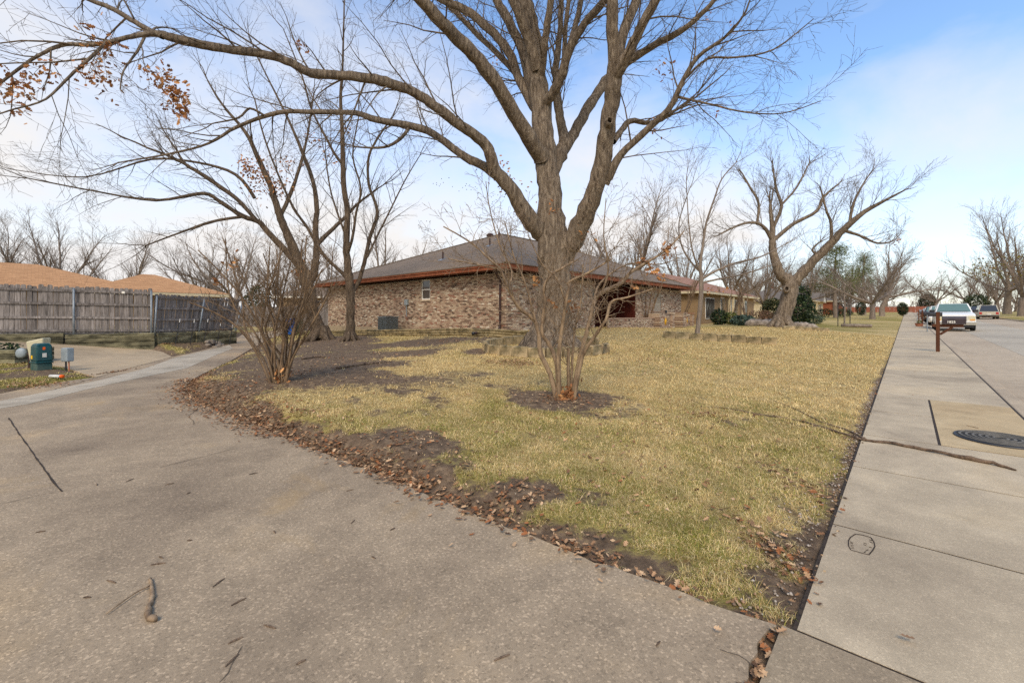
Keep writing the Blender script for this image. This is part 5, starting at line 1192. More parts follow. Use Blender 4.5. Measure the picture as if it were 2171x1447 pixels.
for kind, u, D, h, label in (
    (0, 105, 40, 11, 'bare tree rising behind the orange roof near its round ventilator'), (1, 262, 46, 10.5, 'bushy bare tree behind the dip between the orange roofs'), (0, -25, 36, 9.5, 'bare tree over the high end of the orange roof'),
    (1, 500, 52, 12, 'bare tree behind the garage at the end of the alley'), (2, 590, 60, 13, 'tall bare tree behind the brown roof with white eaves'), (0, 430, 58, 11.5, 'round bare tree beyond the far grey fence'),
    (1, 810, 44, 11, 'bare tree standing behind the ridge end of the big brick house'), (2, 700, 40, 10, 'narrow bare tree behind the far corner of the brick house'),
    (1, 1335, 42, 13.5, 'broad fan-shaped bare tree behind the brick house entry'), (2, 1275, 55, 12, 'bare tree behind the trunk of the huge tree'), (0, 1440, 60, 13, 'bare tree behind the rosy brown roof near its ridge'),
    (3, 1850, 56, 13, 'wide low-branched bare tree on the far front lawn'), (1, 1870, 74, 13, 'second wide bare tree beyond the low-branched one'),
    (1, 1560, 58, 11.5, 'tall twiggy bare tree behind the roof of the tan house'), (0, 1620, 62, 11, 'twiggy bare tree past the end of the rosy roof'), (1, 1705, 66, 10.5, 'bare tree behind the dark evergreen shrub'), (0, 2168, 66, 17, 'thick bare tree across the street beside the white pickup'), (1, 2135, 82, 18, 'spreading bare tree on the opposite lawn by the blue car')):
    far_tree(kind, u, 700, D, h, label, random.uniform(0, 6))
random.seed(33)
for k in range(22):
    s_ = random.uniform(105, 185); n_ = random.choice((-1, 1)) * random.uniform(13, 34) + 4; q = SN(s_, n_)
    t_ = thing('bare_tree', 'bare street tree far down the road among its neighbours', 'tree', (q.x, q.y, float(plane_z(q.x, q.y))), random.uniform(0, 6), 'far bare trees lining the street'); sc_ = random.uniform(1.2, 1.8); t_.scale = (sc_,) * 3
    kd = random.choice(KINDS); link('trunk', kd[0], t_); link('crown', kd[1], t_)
for k in range(20):
    q = SN(random.uniform(190, 230), -70 + k * 7.5 + random.uniform(-3, 3))
    t_ = thing('bare_tree', 'bare tree beyond the red fence at the street end', 'tree', (q.x, q.y, 2.5), random.uniform(0, 6), 'bare trees beyond the red fence'); sc_ = random.uniform(1.5, 2.3); t_.scale = (sc_,) * 3
    kd = random.choice(KINDS); link('trunk', kd[0], t_); link('crown', kd[1], t_)
fw = Wood(); random.seed(71)
for k in range(900):
    q = SN(random.uniform(194, 240), random.uniform(-80, 90)); a = Vector((q.x, q.y, 2.2)); d = Vector((random.gauss(0, .35), random.gauss(0, .35), 1)).normalized(); L = random.uniform(2.5, 8)
    fw.add([a, a + d * L * .5 + rvec() * .3, a + d * L + rvec() * .7], [.07, .05, .02])
    for _ in range(4): p_ = a + d * L * random.uniform(.3, .9); e_ = (d + rvec() * .8).normalized() * random.uniform(.8, 2.2); fw.add([p_, p_ + e_ * .5 + rvec() * .1, p_ + e_], [.04, .03, .015])
tag(link('far_wood', fw.mesh('far_wood', M['bark_far'], (0, 0, 0))), 'hazy leafless thicket closing the view past the street end', 'wood', kind='stuff')
# crepe myrtles pruned hard beside the entry
PRU = dict(sp=(.16, .2), len=(.5, .25), lift=(.5, .3), ang=(.15, .6), rmax=(.014, .009), rmin=.007, wig=.1, bare=.55)
for (u, D, label) in ((1368, 27.6, 'cluster of straight pruned stems in the courtyard before the dark entry'), (1440, 30.8, 'reddish pruned many-stemmed shrub beside the courtyard window'), (1585, 36, 'vase-shaped bare small tree before the rosy roofed house'), (1545, 38, 'twiggy bare small tree by the cream columns')):
    p = W(u, 690, D); p.z = gz(p.x, p.y); r_ = thing('pruned_shrub', label, 'shrub', p); st_, cr_ = Wood(), Wood()
    for k in range(11 if D < 30 else 6):
        a = random.uniform(0, 6.28); d = Vector((math.cos(a) * .22, math.sin(a) * .22, 1)).normalized(); q = [Vector((math.cos(a) * .15, math.sin(a) * .15, -.1))]
        for _ in range(7): d = (d + rvec() * .07 + Vector((math.cos(a), math.sin(a), 0)) * .03).normalized(); q.append(q[-1] + d * (.42 if D < 30 else .5))
        rs = [.045 * (1 - .6 * i_ / 7) for i_ in range(8)]; st_.add(q, rs); grow(cr_, q, rs, 0, PRU if D < 30 else dict(PRU, len=(1.1, .5), ang=(.4, .9)))
    link('stems', st_.mesh('stems', M['bark_shrub'], (0, 0, 0)), r_); link('crown', cr_.mesh('crown', M['bark_shrub'], (0, 0, 0)), r_)
# evergreens
def blob_points(blobs, n):
    out = []
    w_ = [b_[3] * b_[4] * b_[5] for b_ in blobs]
    for _ in range(n):
        x, y, z, rx, ry, rz_ = random.choices(blobs, w_)[0]; d = rvec() * random.uniform(.55, 1.0); out.append((x + d.x * rx, y + d.y * ry, z + d.z * rz_))
    return out
GRN = [lin(38, 52, 34)[:3], lin(52, 66, 40)[:3], lin(66, 80, 46)[:3], lin(30, 42, 30)[:3]]
PGRN = [lin(84, 96, 52)[:3], lin(108, 118, 62)[:3], lin(66, 80, 46)[:3], lin(124, 130, 72)[:3]]
def shrub(u, v, D, blobs, n, size, cols, name, label, cat='shrub', group=None, stem=True):
    p = W(u, v, D); p.z = gz(p.x, p.y); r_ = thing(name, label, cat, p, group=group)
    link('foliage', quad_leaves('foliage', blob_points(blobs, n), size, M['green'], cols), r_)
    if stem:
        zt = max(b_[2] for b_ in blobs); MB().tube([(0, 0, -.2), (0, 0, zt * .5), (.03, .02, zt * .9)], [.07, .05, .02], 7).build('stem', M['bark_far'], r_)
    return r_
shrub(1690, 668, 33, [(0, 0, 1.2, 1.3, 1.2, 1.3), (.2, 0, 2.4, .8, .8, .8)], 2600, (.16, .3), GRN, 'evergreen_shrub', 'tall dark evergreen behind the leaning trunk')
shrub(1640, 668, 36, [(0, 0, 1.1, 1.0, 1.0, 1.1)], 1500, (.16, .3), [lin(60, 66, 40)[:3], lin(50, 58, 36)[:3], lin(80, 80, 48)[:3]], 'evergreen_shrub', 'broad-leaved evergreen at the end of the rosy roofed house')
shrub(1575, 690, 30, [(0, 0, .35, .9, .5, .4)], 900, (.12, .3), [lin(84, 100, 90)[:3], lin(70, 86, 76)[:3]], 'low_shrub', 'low blue-green spiky shrub beside the rocks')
shrub(1525, 680, 34, [(0, 0, .6, .7, .6, .7)], 900, (.12, .24), GRN, 'low_shrub', 'dark rounded shrub below the first window of the tan house')
shrub(1605, 680, 33, [(0, 0, .55, .9, .6, .6), (1.0, .5, .6, .6, .6, .6)], 1000, (.1, .2), [lin(124, 96, 78)[:3], lin(104, 84, 66)[:3]], 'low_shrub', 'brownish clipped shrub before the tan brick wall')
shrub(1548, 680, 34, [(0, 0, .5, .6, .6, .55)], 700, (.1, .2), [lin(108, 112, 50)[:3], lin(90, 96, 46)[:3]], 'low_shrub', 'yellow-green shrub below the cream columns')
shrub(1722, 690, 38, [(0, 0, .4, 1.1, .6, .45)], 700, (.12, .25), [lin(92, 104, 84)[:3], lin(76, 88, 70)[:3]], 'low_shrub', 'grey-green mound of leaves on the lawn past the leaning tree')
shrub(1914, 660, 78, [(0, 0, 1.25, .85, .85, 1.25)], 2600, (.12, .22), GRN, 'clipped_shrub', 'single dark egg-shaped clipped shrub beside the pavement')
shrub(1768, 665, 70, [(-1.5, 0, .7, 1.6, .8, .75), (1.5, 0, .7, 1.6, .8, .75)], 1600, (.14, .26), GRN, 'clipped_hedge', 'low clipped hedge under the pine trunk', 'hedge')
shrub(1825, 665, 84, [(0, 0, 1.4, .9, .9, 1.5)], 1300, (.14, .26), GRN, 'clipped_shrub', 'upright dark shrub beside the red brick house')
shrub(1965, 640, 150, [(0, 0, 3.4, 2.6, 2.2, 3.2)], 1600, (.4, .8), GRN, 'evergreen_tree', 'dark evergreen rising above the red fence', 'tree')
shrub(2070, 645, 120, [(0, 0, 2.6, 3.4, 2.4, 2.6)], 1600, (.3, .6), GRN, 'evergreen_tree', 'dark evergreen across the street behind the pewter wagon', 'tree')
shrub(545, 650, 50, [(0, 0, 2.5, 1.6, 1.4, 2.4)], 1200, (.25, .45), GRN, 'evergreen_tree', 'dark evergreen beside the brown roof with white eaves', 'tree')
for (u, D, h, label) in ((1772, 64, 10.5, 'green pine with bare lower trunk by the clipped hedge'), (1832, 88, 12.5, 'thin-crowned green pine behind the wide bare tree')):
    p = W(u, 690, D); p.z = gz(p.x, p.y); r_ = thing('pine_tree', label, 'tree', p); tr, cr = Wood(), Wood()
    tr.add([Vector((0, 0, -.3)), Vector((-.05 * h * .3, 0, h * .3)), Vector((-.1, .1, h * .65)), Vector((.1, 0, h * .97))], [h * .03, h * .024, h * .016, h * .004]); tips = []
    for k in range(44):
        z = h * random.uniform(.34, .98); a = random.uniform(0, 6.28); L = h * .30 * (1.15 - z / h * .75); d = Vector((math.cos(a), math.sin(a), random.uniform(-.05, .4))).normalized(); q = [Vector((-.05, 0, z))]
        for _ in range(5): d = (d + rvec() * .16).normalized(); q.append(q[-1] + d * L / 5)
        cr.add(q, [.05, .04, .03, .022, .016, .01])
        for c_ in q[2:]: tips += [c_ + Vector((random.gauss(0, .5), random.gauss(0, .5), random.gauss(0, .42))) for _ in range(44)]
    tk = link('trunk', tr.mesh('trunk', M['bark_far'], (0, 0, 0)), r_); link('branches', cr.mesh('branches', M['bark_far'], (0, 0, 0)), r_)
    link('crown', quad_leaves('crown', tips, (.16, .4), M['green'], PGRN, aspect=.18), r_)
# leftover yellow-green leaves on the trees across the street
for nm in ('thick bare tree across the street beside the white pickup', 'spreading bare tree on the opposite lawn by the blue car'):
    for o in [o for o in SC.objects if o.get('label') == nm]:
        o['label'] = nm.replace('bare', 'thinly leaved'); o.name = 'street_tree'
        link('leaves', quad_leaves('leaves', blob_points([(0, 0, 4.0, 3.2, 3.2, 1.4)], 420), (.12, .22), M['green'], [lin(122, 116, 62)[:3], lin(108, 106, 60)[:3], lin(140, 112, 66)[:3]], aspect=.7), o)

# ------------------------------------------------------------------ vehicles
def rsec(x, hw, z0, z1, r=.12, top=None):
    t_ = hw if top is None else top
    return [(x, -hw + .04, z0), (x, hw - .04, z0), (x, hw, z0 + r), (x, hw, (z0 + z1) / 2), (x, t_ - .02, z1 - r * .6), (x, t_ - r, z1), (x, -t_ + r, z1), (x, -t_ + .02, z1 - r * .6), (x, -hw, (z0 + z1) / 2), (x, -hw, z0 + r)]
def vehicle(name, label, cat, pos, rz, paint, body, cabin, wheels, wr, W2, detail, group=None, front_glass='glass_teal'):
    """body: (x, z0, z1, halfwidth) stations; cabin: (x, z, halfwidth at roof) outline of the glasshouse; +x is forward"""
    v = thing(name, label, cat, pos, rz, group)
    MB().loft([rsec(x, hw, z0, z1) for x, z0, z1, hw in body]).build('body', M[paint], v, bevel=.02)
    xb0, xb1, zb, xt0, xt1, zt, hb, ht = cabin
    A = [(xb0, -hb, zb), (xb0, hb, zb), (xb1, hb, zb), (xb1, -hb, zb)]; T_ = [(xt0, -ht, zt), (xt0, ht, zt), (xt1, ht, zt), (xt1, -ht, zt)]
    cab = MB().add(A + T_, [(3, 2, 1, 0), (4, 5, 6, 7), (0, 1, 5, 4), (1, 2, 6, 5), (2, 3, 7, 6), (3, 0, 4, 7)]).build('cabin', M[paint], v, bevel=.05)
    def pane(nm, a, b, c, d, mat, inset=.09, proud=.012):
        P = [Vector(p) for p in (a, b, c, d)]; cen = sum(P, Vector()) / 4; nr = (P[1] - P[0]).cross(P[3] - P[0]).normalized()
        Q = [p + (cen - p).normalized() * inset + nr * proud for p in P]; Q2 = [p - nr * .03 for p in Q]
        MB().add(Q + Q2, [(0, 1, 2, 3), (7, 6, 5, 4), (0, 4, 5, 1), (1, 5, 6, 2), (2, 6, 7, 3), (3, 7, 4, 0)]).build(nm, M[mat], cab)
    pane('windscreen', A[2], A[3], T_[3], T_[2], front_glass) if False else pane('windscreen', A[3], A[2], T_[2], T_[3], front_glass)
    pane('rear_window', A[1], A[0], T_[0], T_[1], 'glass_dark')
    for sgn, (a, b, c, d) in ((-1, (A[0], A[3], T_[3], T_[0])), (1, (A[2], A[1], T_[1], T_[2]))):
        a, b, c, d = map(Vector, (a, b, c, d)); m0, m1 = (a + b) / 2, (c + d) / 2
        pane('side_window', a, m0, m1, d, 'glass_dark', .1); pane('side_window', m0, b, c, m1, 'glass_dark', .1)
    for wx in wheels:
        for sy in (-1, 1):
            y0 = sy * (W2 - .24); y1 = sy * (W2 + .005); cz = wr
            pr = [(wr * .35, 0), (wr * .93, .0), (wr, .04), (wr, .20), (wr * .93, .245), (wr * .6, .245)]
            w_ = MB().lathe(pr, (0, 0, 0), 18); o = w_.build('wheel', M['tyre'], v, True, loc=(wx, y0 if sy > 0 else y0, cz), rot=(R(-90) * sy, 0, 0))
            MB().lathe([(wr * .58, .235), (wr * .58, .25), (wr * .2, .262), (.02, .265)], (0, 0, 0), 14).build('rim', M['rim'], o)
    if 'mirror' in detail:
        for sy in (-1, 1): MB().rbox((detail['mirror'][0] - .06, sy * (hb + .02) - (.0 if sy > 0 else .26), detail['mirror'][1]), (detail['mirror'][0] + .06, sy * (hb + .02) + (.26 if sy > 0 else 0), detail['mirror'][1] + .18)).build('mirror', M['black_metal'], v, bevel=.03)
    for nm, lo, hi, mat in detail.get('boxes', ()): MB().rbox(lo, hi).build(nm, M[mat], v, bevel=.012)
    return v
def street_pos(s, n): q = SN(s, n); return (q.x, q.y, float(plane_z(q.x, q.y)) - .125)
tr_s = 42.2
truck = vehicle('pickup_truck', 'white pickup truck with chrome bumper parked facing the brown mailbox', 'pickup truck', street_pos(tr_s + 2.6, 2.45), ROT + math.pi, 'carwhite',
  [(-2.9, .55, 1.26, .96), (-1.0, .5, 1.3, .99), (.6, .5, 1.32, .99), (1.1, .5, 1.32, 1.0), (2.2, .5, 1.2, 1.0), (2.62, .55, 1.08, .97)],
  (-1.05, 1.2, 1.27, -.75, .45, 1.9, .94, .76), (-1.75, 1.75), .385, 1.0,
  dict(mirror=(.95, 1.28), boxes=[('grille', (2.6, -.58, .66), (2.66, .58, 1.0), 'chrome'), ('grille_slot', (2.655, -.52, .87), (2.672, .52, .96), 'black_metal'), ('grille_slot', (2.655, -.52, .71), (2.672, .52, .80), 'black_metal'),
    ('headlight', (2.5, -.95, .70), (2.64, -.62, 1.0), 'lens'), ('headlight', (2.5, .62, .70), (2.64, .95, 1.0), 'lens'), ('turn_signal', (2.52, .7, .70), (2.652, .93, .80), 'amber'), ('turn_signal', (2.52, -.93, .70), (2.652, -.7, .80), 'amber'), ('bumper', (2.5, -1.0, .40), (2.82, 1.0, .62), 'chrome'), ('air_dam', (2.45, -.86, .24), (2.74, .86, .395), 'black_metal'), ('number_plate', (2.822, -.16, .42), (2.835, .16, .57), 'white'), ('wiper', (1.16, -.7, 1.325), (1.22, .7, 1.345), 'black_metal')]))
def car(pos, rz, paint, name, label, L=4.6, H=1.5, roofx=(.22, .62), W2=.9, suv=False, group=None):
    h = L / 2; zb = .88 if not suv else 1.0
    vehicle(name, label, 'car', pos, rz, paint, [(-h, .45, zb * .92, W2 * .9), (-h + .3, .3, zb, W2), (0, .28, zb, W2), (h * .45, .28, zb * .97, W2), (h - .25, .3, zb * .82, W2), (h, .4, zb * .66, W2 * .85)],
      (-h + (.15 if suv else .5), h * .45, zb - .04, -h + (.4 if suv else 1.05), h * .12, H, W2 * .94, W2 * .74), (-h * .58, h * .6), .33, W2,
      dict(mirror=(h * .32, zb), boxes=[('tail_light', (-h - .02, -W2 * .88, .62), (-h + .08, -W2 * .62, .9), 'red'), ('tail_light', (-h - .02, W2 * .62, .62), (-h + .08, W2 * .88, .9), 'red'), ('headlight', (h - .22, -W2 * .9, .55), (h - .02, -W2 * .5, .7), 'lens'), ('headlight', (h - .22, W2 * .5, .55), (h - .02, W2 * .9, .7), 'lens'), ('number_plate', (-h - .03, -.2, .55), (-h - .015, .2, .68), 'white'), ('bumper', (-h - .05, -W2 * .9, .36), (-h + .1, W2 * .9, .52), 'black_metal')]), group)
car(street_pos(56, 2.35), ROT + math.pi, 'carwhite', 'parked_car', 'white sport utility car parked behind the white pickup', 4.8, 1.75, suv=True, W2=.92)
car(street_pos(66.5, 2.3), ROT + math.pi, 'cardark', 'parked_car', 'dark sport utility car parked behind the white one', 4.7, 1.72, suv=True)
car(street_pos(78, 2.3), ROT + math.pi, 'carsilver', 'parked_car', 'silver car last in the kerbside row', 4.6, 1.5)
car(street_pos(86, 7.9), ROT, 'carbeige', 'parked_car', 'pewter estate wagon seen from behind across the street', 5.4, 1.82, suv=True, W2=.98)
car(street_pos(98, 8.0), ROT, 'cardark', 'parked_car', 'dark green car in front of the pewter wagon', 4.7, 1.7, suv=True)
car(street_pos(112, 8.0), ROT, 'carwhite', 'parked_car', 'white car far ahead of the pewter wagon', 4.6, 1.5)
q = street_pos(92, 16.5); car((q[0], q[1], q[2] + .25), ROT - R(80), 'carblue', 'parked_car', 'blue saloon car on the driveway across the street', 4.7, 1.46)
q = street_pos(96, 18.5); car((q[0], q[1], q[2] + .3), ROT - R(80), 'carwhite', 'parked_car', 'white saloon car behind the blue one', 4.7, 1.55)
q = street_pos(84, 15.6); car((q[0], q[1], q[2] + .25), ROT - R(85), 'carwhite', 'parked_truck', 'white truck with red tail lights beside the blue car', 5.2, 1.5, suv=True)

# ------------------------------------------------------------------ mailboxes
def arch(w_, h, n=8):
    return [(-w_ / 2, 0), (w_ / 2, 0)] + [(math.cos(a) * w_ / 2, h - w_ / 2 + math.sin(a) * w_ / 2) for a in [math.pi * k / n for k in range(n + 1)]]
def mailbox(s, n, label, post='postwood', box='mailbox', h=1.38, number=None, metal=False):
    q = SN(s, n); z = float(plane_z(q.x, q.y)); m = thing('mailbox', label, 'mailbox', (q.x, q.y, z), ROT)
    if metal: MB().tube([(0, 0, -.03), (0, 0, h - .32)], .03, 8).build('post', M['galv'], m)
    else: MB().rbox((-.05, -.05, -.03), (.05, .05, h)).build('post', M[post], m, bevel=.008)
    zb = h - .42
    if not metal:
        MB().rbox((-.045, -.5, zb - .1), (.045, .12, zb)).build('arm', M[post], m, bevel=.006) if False else MB().rbox((-.042, -.62, zb - .1), (.042, .14, zb - .004)).build('arm', M[post], m, bevel=.006)
        MB().bar((0, -.05, zb - .36), (0, -.36, zb - .1), .07, .05, Vector((1, 0, 0))).build('brace', M[post], m)
    Mx = Matrix(((1, 0, 0, 0), (0, 0, -1, -.10), (0, 1, 0, zb), (0, 0, 0, 1)))
    b = MB().prism(arch(.2, .26), .55, Mx).build('box', M[box], m, bevel=.004)
    MB().prism(arch(.21, .27), .02, Matrix(((1, 0, 0, 0), (0, 0, -1, -.652), (0, 1, 0, zb - .004), (0, 0, 0, 1)))).build('door', M[box], b)
    if number:
        fc = bpy.data.curves.new('house_number', 'FONT'); fc.body = number; fc.size = .105; fc.align_x = 'CENTER'; fc.extrude = .001; fc.offset = .002; fc.materials.append(M['lettering'])
        tmp = bpy.data.objects.new('tmp', fc); COL.objects.link(tmp); bpy.context.view_layer.update(); me_ = bpy.data.meshes.new_from_object(tmp.evaluated_get(bpy.context.evaluated_depsgraph_get())); bpy.data.objects.remove(tmp); me_.materials.clear(); me_.materials.append(M['lettering'])
        link('house_number', me_, b, (-.103, -.32, zb + .04), (R(90), 0, R(-90)))['kind'] = 'stuff'
    return m
p = GP(1983, 745); mailbox(p.dot(AX), .80, 'brown mailbox with white house number on a dark wooden post', number='1825')
mailbox(SN(0, 0).dot(AX) + 37.5, .95, 'dark mailbox on a slim grey metal post', metal=True, box='black_metal')
mailbox(49, .95, 'wooden mailbox post with dark box above a terracotta pot', h=1.3, box='black_metal'); mailbox(63, .95, 'small reddish mailbox post beside the dark car', h=1.25); mailbox(72, .95, 'grey mailbox on metal post beside the silver car', metal=True, box='galv')
def pot(pos, r, h, mat, label):
    t_ = thing('planter', label, 'planter', pos); MB().lathe([(r * .72, 0), (r, h), (r * 1.08, h), (r * 1.08, h * .84), (r * .95, h * .84)][:3], sides=18).build('pot', M[mat], t_); MB().lathe([(r * .9, h + .004), (r * .05, h + .03)], sides=14).build('soil', M['joint'], t_)
    link('plant', quad_leaves('plant', blob_points([(0, 0, h + .12, r * .6, r * .6, .15)], 60), (.06, .16), M['green'], PGRN), t_)
q = SN(48, .75); pot((q.x, q.y, float(plane_z(q.x, q.y))), .28, .25, 'terracotta', 'round terracotta pot at the foot of a wooden mailbox post'); q = SN(62, 10.3); pot((q.x, q.y, gz(q.x, q.y)), .42, .5, 'pinkpot', 'pale pink planter on the kerb strip across the street')

# ------------------------------------------------------------------ manhole, utility pedestal, bins
q = GP(2122, 932); zc = float(plane_z(q.x, q.y)) + .004
mh = thing('manhole_cover', 'round cast iron manhole cover with concentric ribs in the tan slab', 'manhole cover', (q.x, q.y, zc))
MB().lathe([(.39, -.02), (.39, .010), (.378, .013)], sides=48).build('frame', M['black_metal'], mh, True); MB().lathe([(.37, -.01), (.37, .014)], sides=48).build('lid', M['iron'], mh)
for k in range(6):
    r = .06 + k * .055; mb = MB(); n = 44
    for j in range(n):
        a, b = 2 * math.pi * j / n, 2 * math.pi * (j + 1) / n
        mb.add([(math.cos(x) * rr_, math.sin(x) * rr_, z) for x in (a, b) for rr_ in (r - .011, r + .011) for z in (.014, .021)], [(1, 5, 7, 3), (0, 1, 3, 2), (4, 6, 7, 5), (0, 4, 5, 1), (2, 3, 7, 6)])
    mb.build('rib', M['iron_worn'], mh)
pd = GL(88, 783); pdz = thing('utility_pedestal', 'teal plastic utility pedestal with yellow sticker on the grass corner', 'utility pedestal', (pd.x, pd.y, pd.z), R(-24)); pdz.scale = (.76, .76, .88)
MB().rbox((-.24, -.2, -.1), (.24, .2, .2)).build('base', M['teal_base'], pdz, bevel=.03); MB().rbox((-.26, -.22, .2), (.26, .22, .25)).build('collar', M['teal'], pdz, bevel=.015)
MB().box((0, 0, .49), (.5, .42, .48), taper=.93).build('cover', M['teal'], pdz, bevel=.04); MB().box((0, 0, .755), (.46, .39, .06), taper=.7).build('cap', M['teal'], pdz, bevel=.025)
MB().rbox((-.13, -.218, .33), (-.03, -.205, .43)).build('warning_sticker', M['yellow'], pdz); MB().rbox((.246, -.06, .38), (.258, .04, .5)).build('label_plate', M['white'], pdz); MB().rbox((.236, -.05, .60), (.25, .01, .68)).build('orange_sticker', M['orange'], pdz)
pc = thing('cable_pedestal', 'cream tapered cable pedestal leaning behind the teal one', 'utility pedestal', (pd.x - .38, pd.y + .32, gz(pd.x - .38, pd.y + .32)), R(10))
MB().add([(-.12, -.12, 0), (.12, -.12, 0), (.12, .12, 0), (-.12, .12, 0), (-.24, -.13, .72), (.16, -.13, .82), (.16, .13, .82), (-.24, .13, .72)], [(3, 2, 1, 0), (4, 5, 6, 7), (0, 1, 5, 4), (1, 2, 6, 5), (2, 3, 7, 6), (3, 0, 4, 7)]).build('cover', M['cream_plastic'], pc, bevel=.03); MB().rbox((-.14, -.14, -.1), (.14, .14, .1)).build('foot', M['joint'], pc)
gm = thing('gas_meter', 'round grey gas meter dial on a short pipe beside the pedestals', 'gas meter', (pd.x - .75, pd.y + .2, gz(pd.x - .75, pd.y + .2)), R(20)); gm.scale = (.72, .72, .85)
MB().tube([(.22, 0, -.1), (.22, 0, .46), (.1, 0, .5)], .035, 8).build('pipe', M['brown_pipe'], gm); MB().lathe([(.03, -.05), (.15, -.03), (.165, .03), (.12, .08), (.02, .09)], sides=20).build('dial', M['grey_box'], gm, True, loc=(0, 0, .5), rot=(R(80), 0, 0))
em = thing('meter_box', 'small grey meter box on legs at the side of the teal pedestal', 'meter box', (pd.x + .45, pd.y + .22, gz(pd.x + .45, pd.y + .22)), R(-15))
MB().rbox((-.11, -.08, .26), (.13, .08, .62)).build('box', M['grey_box'], em, bevel=.02); MB().tube([(-.05, 0, -.1), (-.05, 0, .28)], .022, 6).build('leg', M['black_metal'], em); MB().tube([(.08, 0, -.1), (.06, 0, .28)], .018, 6).build('leg', M['terracotta'], em)
q = GP(118, 806); cp = thing('marker_post', 'white plastic tube with orange end lying at the edge of the alley', 'marker post', (q.x, q.y, gz(q.x, q.y) + .05), R(-8)); MB().tube([(-.15, 0, 0), (.14, 0, 0)], .035, 12).build('tube', M['pipe_white'], cp, True); MB().tube([(.14, 0, 0), (.2, 0, 0)], .038, 12).build('end_cap', M['orange'], cp, True)
q = GL(8, 772); pb = thing('planter_box', 'low raised bed of old timbers at the corner of the driveway', 'raised bed', (q.x - .5, q.y + .3, q.z), R(8))
for k in range(3): MB().rbox((-1.2, -.25, k * .135), (.62, -.1, k * .135 + .125)).build('timber', M['timber'], pb, bevel=.012); MB().rbox((.48, -.098, k * .135), (.62, 1.0, k * .135 + .125)).build('timber', M['timber'], pb, bevel=.012)
MB().rbox((-1.1, -.1, .0), (.48, 1.0, .36)).build('soil', M['joint'], pb); link('foliage', quad_leaves('foliage', blob_points([(-.3, .2, .45, .7, .4, .15)], 300), (.06, .14), M['green'], GRN), pb)
for (u, v, D, mat, lab) in ((613, 690, 27, 'bluebin', 'blue wheeled recycling bin beside the forked tree'), (632, 690, 29, 'darkbin', 'dark green wheeled bin behind the forked trunk')):
    p = W(u, v, D); z = gz(p.x, p.y); b_ = thing('wheeled_bin', lab, 'bin', (p.x, p.y, z), R(30)); MB().box((0, 0, .5), (.52, .56, .9), taper=1.12).build('body', M[mat], b_, bevel=.03); MB().rbox((-.32, -.35, .955), (.32, .34, 1.03)).build('lid', M[mat], b_, bevel=.02)
    for sy in (-.22, .22): MB().lathe([(.02, 0), (.11, .0), (.11, .05), (.02, .05)], sides=14).build('wheel', M['tyre'], b_, loc=(sy, .26, .1), rot=(0, R(90), 0))
# rubble at the end of the timber wall
for k in range(14):
    q = F2 + Vector((random.uniform(-.1, 1.0), random.uniform(-2.6, .2))); s_ = random.uniform(.12, .26); o = MB().box((0, 0, 0), (s_ * 1.5, s_, s_ * .8), rz=random.uniform(0, 3)); o.v = [(x + random.uniform(-.03, .03), y + random.uniform(-.03, .03), z + random.uniform(-.03, .03)) for x, y, z in o.v]
    tag(o.build('rubble_rock', M['rock'], None, bevel=.03, loc=(q.x, q.y, gz(q.x, q.y) + s_ * .3)), 'loose grey rock heaped at the end of the timber wall', 'rock', 'loose rocks by the timber wall')
def rock(u, v, D, s_, label, group=None):
    p = W(u, v, D); z = gz(p.x, p.y); mb = MB().lathe([(.02, -.3), (.42, -.2), (.5, .0), (.4, .22), (.16, .34)], sides=9); mb.v = [(x * s_ * random.uniform(.8, 1.2) * 1.3, y * s_ * random.uniform(.8, 1.2), zz * s_ * random.uniform(.85, 1.15)) for x, y, zz in mb.v]
    tag(mb.build('boulder', M['rock'], None, True, loc=(p.x, p.y, z + s_ * .15)), label, 'rock', group)
for k in range(9): rock(1598 + k * 15, 690, 28.5 - k * .25, random.uniform(.5, .9), 'pale boulder in the rockery beside the leaning tree', 'rockery boulders')
for k in range(5):
    p = W(1672 + k * 18, 696, 24.3 - k * .12, ); z = gz(p.x, p.y); stone_o = block(.62, .24, .22, .03, 50 + k).build('edging_stone', M['stone'], None, bevel=.03, loc=(p.x, p.y, z - .04), rot=(0, 0, R(-20) + random.uniform(-.1, .1))); tag(stone_o, 'rough stone in the edging below the leaning tree', 'stone', 'edging stones below the leaning tree')
p = W(1815, 690, 33); lg = tag(MB().tube([(-.9, 0, .12), (0, .05, .13), (.95, -.05, .12)], [.14, .15, .12], 10).build('fallen_log', M['bark_far'], None, True, loc=(p.x, p.y, gz(p.x, p.y)), rot=(0, 0, R(-25))), 'short grey log lying at the foot of the staked sapling', 'log')
p = W(1790, 688, 34); sp_ = thing('staked_sapling', 'young sapling held between two dark stakes on the far lawn', 'tree', (p.x, p.y, gz(p.x, p.y))); MB().tube([(0, 0, 0), (.05, 0, 1.5), (0, .05, 3.2)], [.06, .05, .03], 8).build('trunk', M['bark_far'], sp_)
sw = Wood(); 
for k in range(12):
    d = Vector((random.uniform(-1, 1), random.uniform(-1, 1), 1)).normalized(); a = Vector((0, .03, random.uniform(1.8, 3.1))); sw.add([a, a + d * .5, a + d * 1.0 + rvec() * .1, a + d * 1.4 + rvec() * .2], [.018, .014, .01, .006])
link('crown', sw.mesh('crown', M['bark_far'], (0, 0, 0)), sp_)
for sx in (-.5, .45): MB().tube([(sx, 0, -.1), (sx, 0, 1.7)], .03, 6).build('stake', M['black_metal'], sp_)

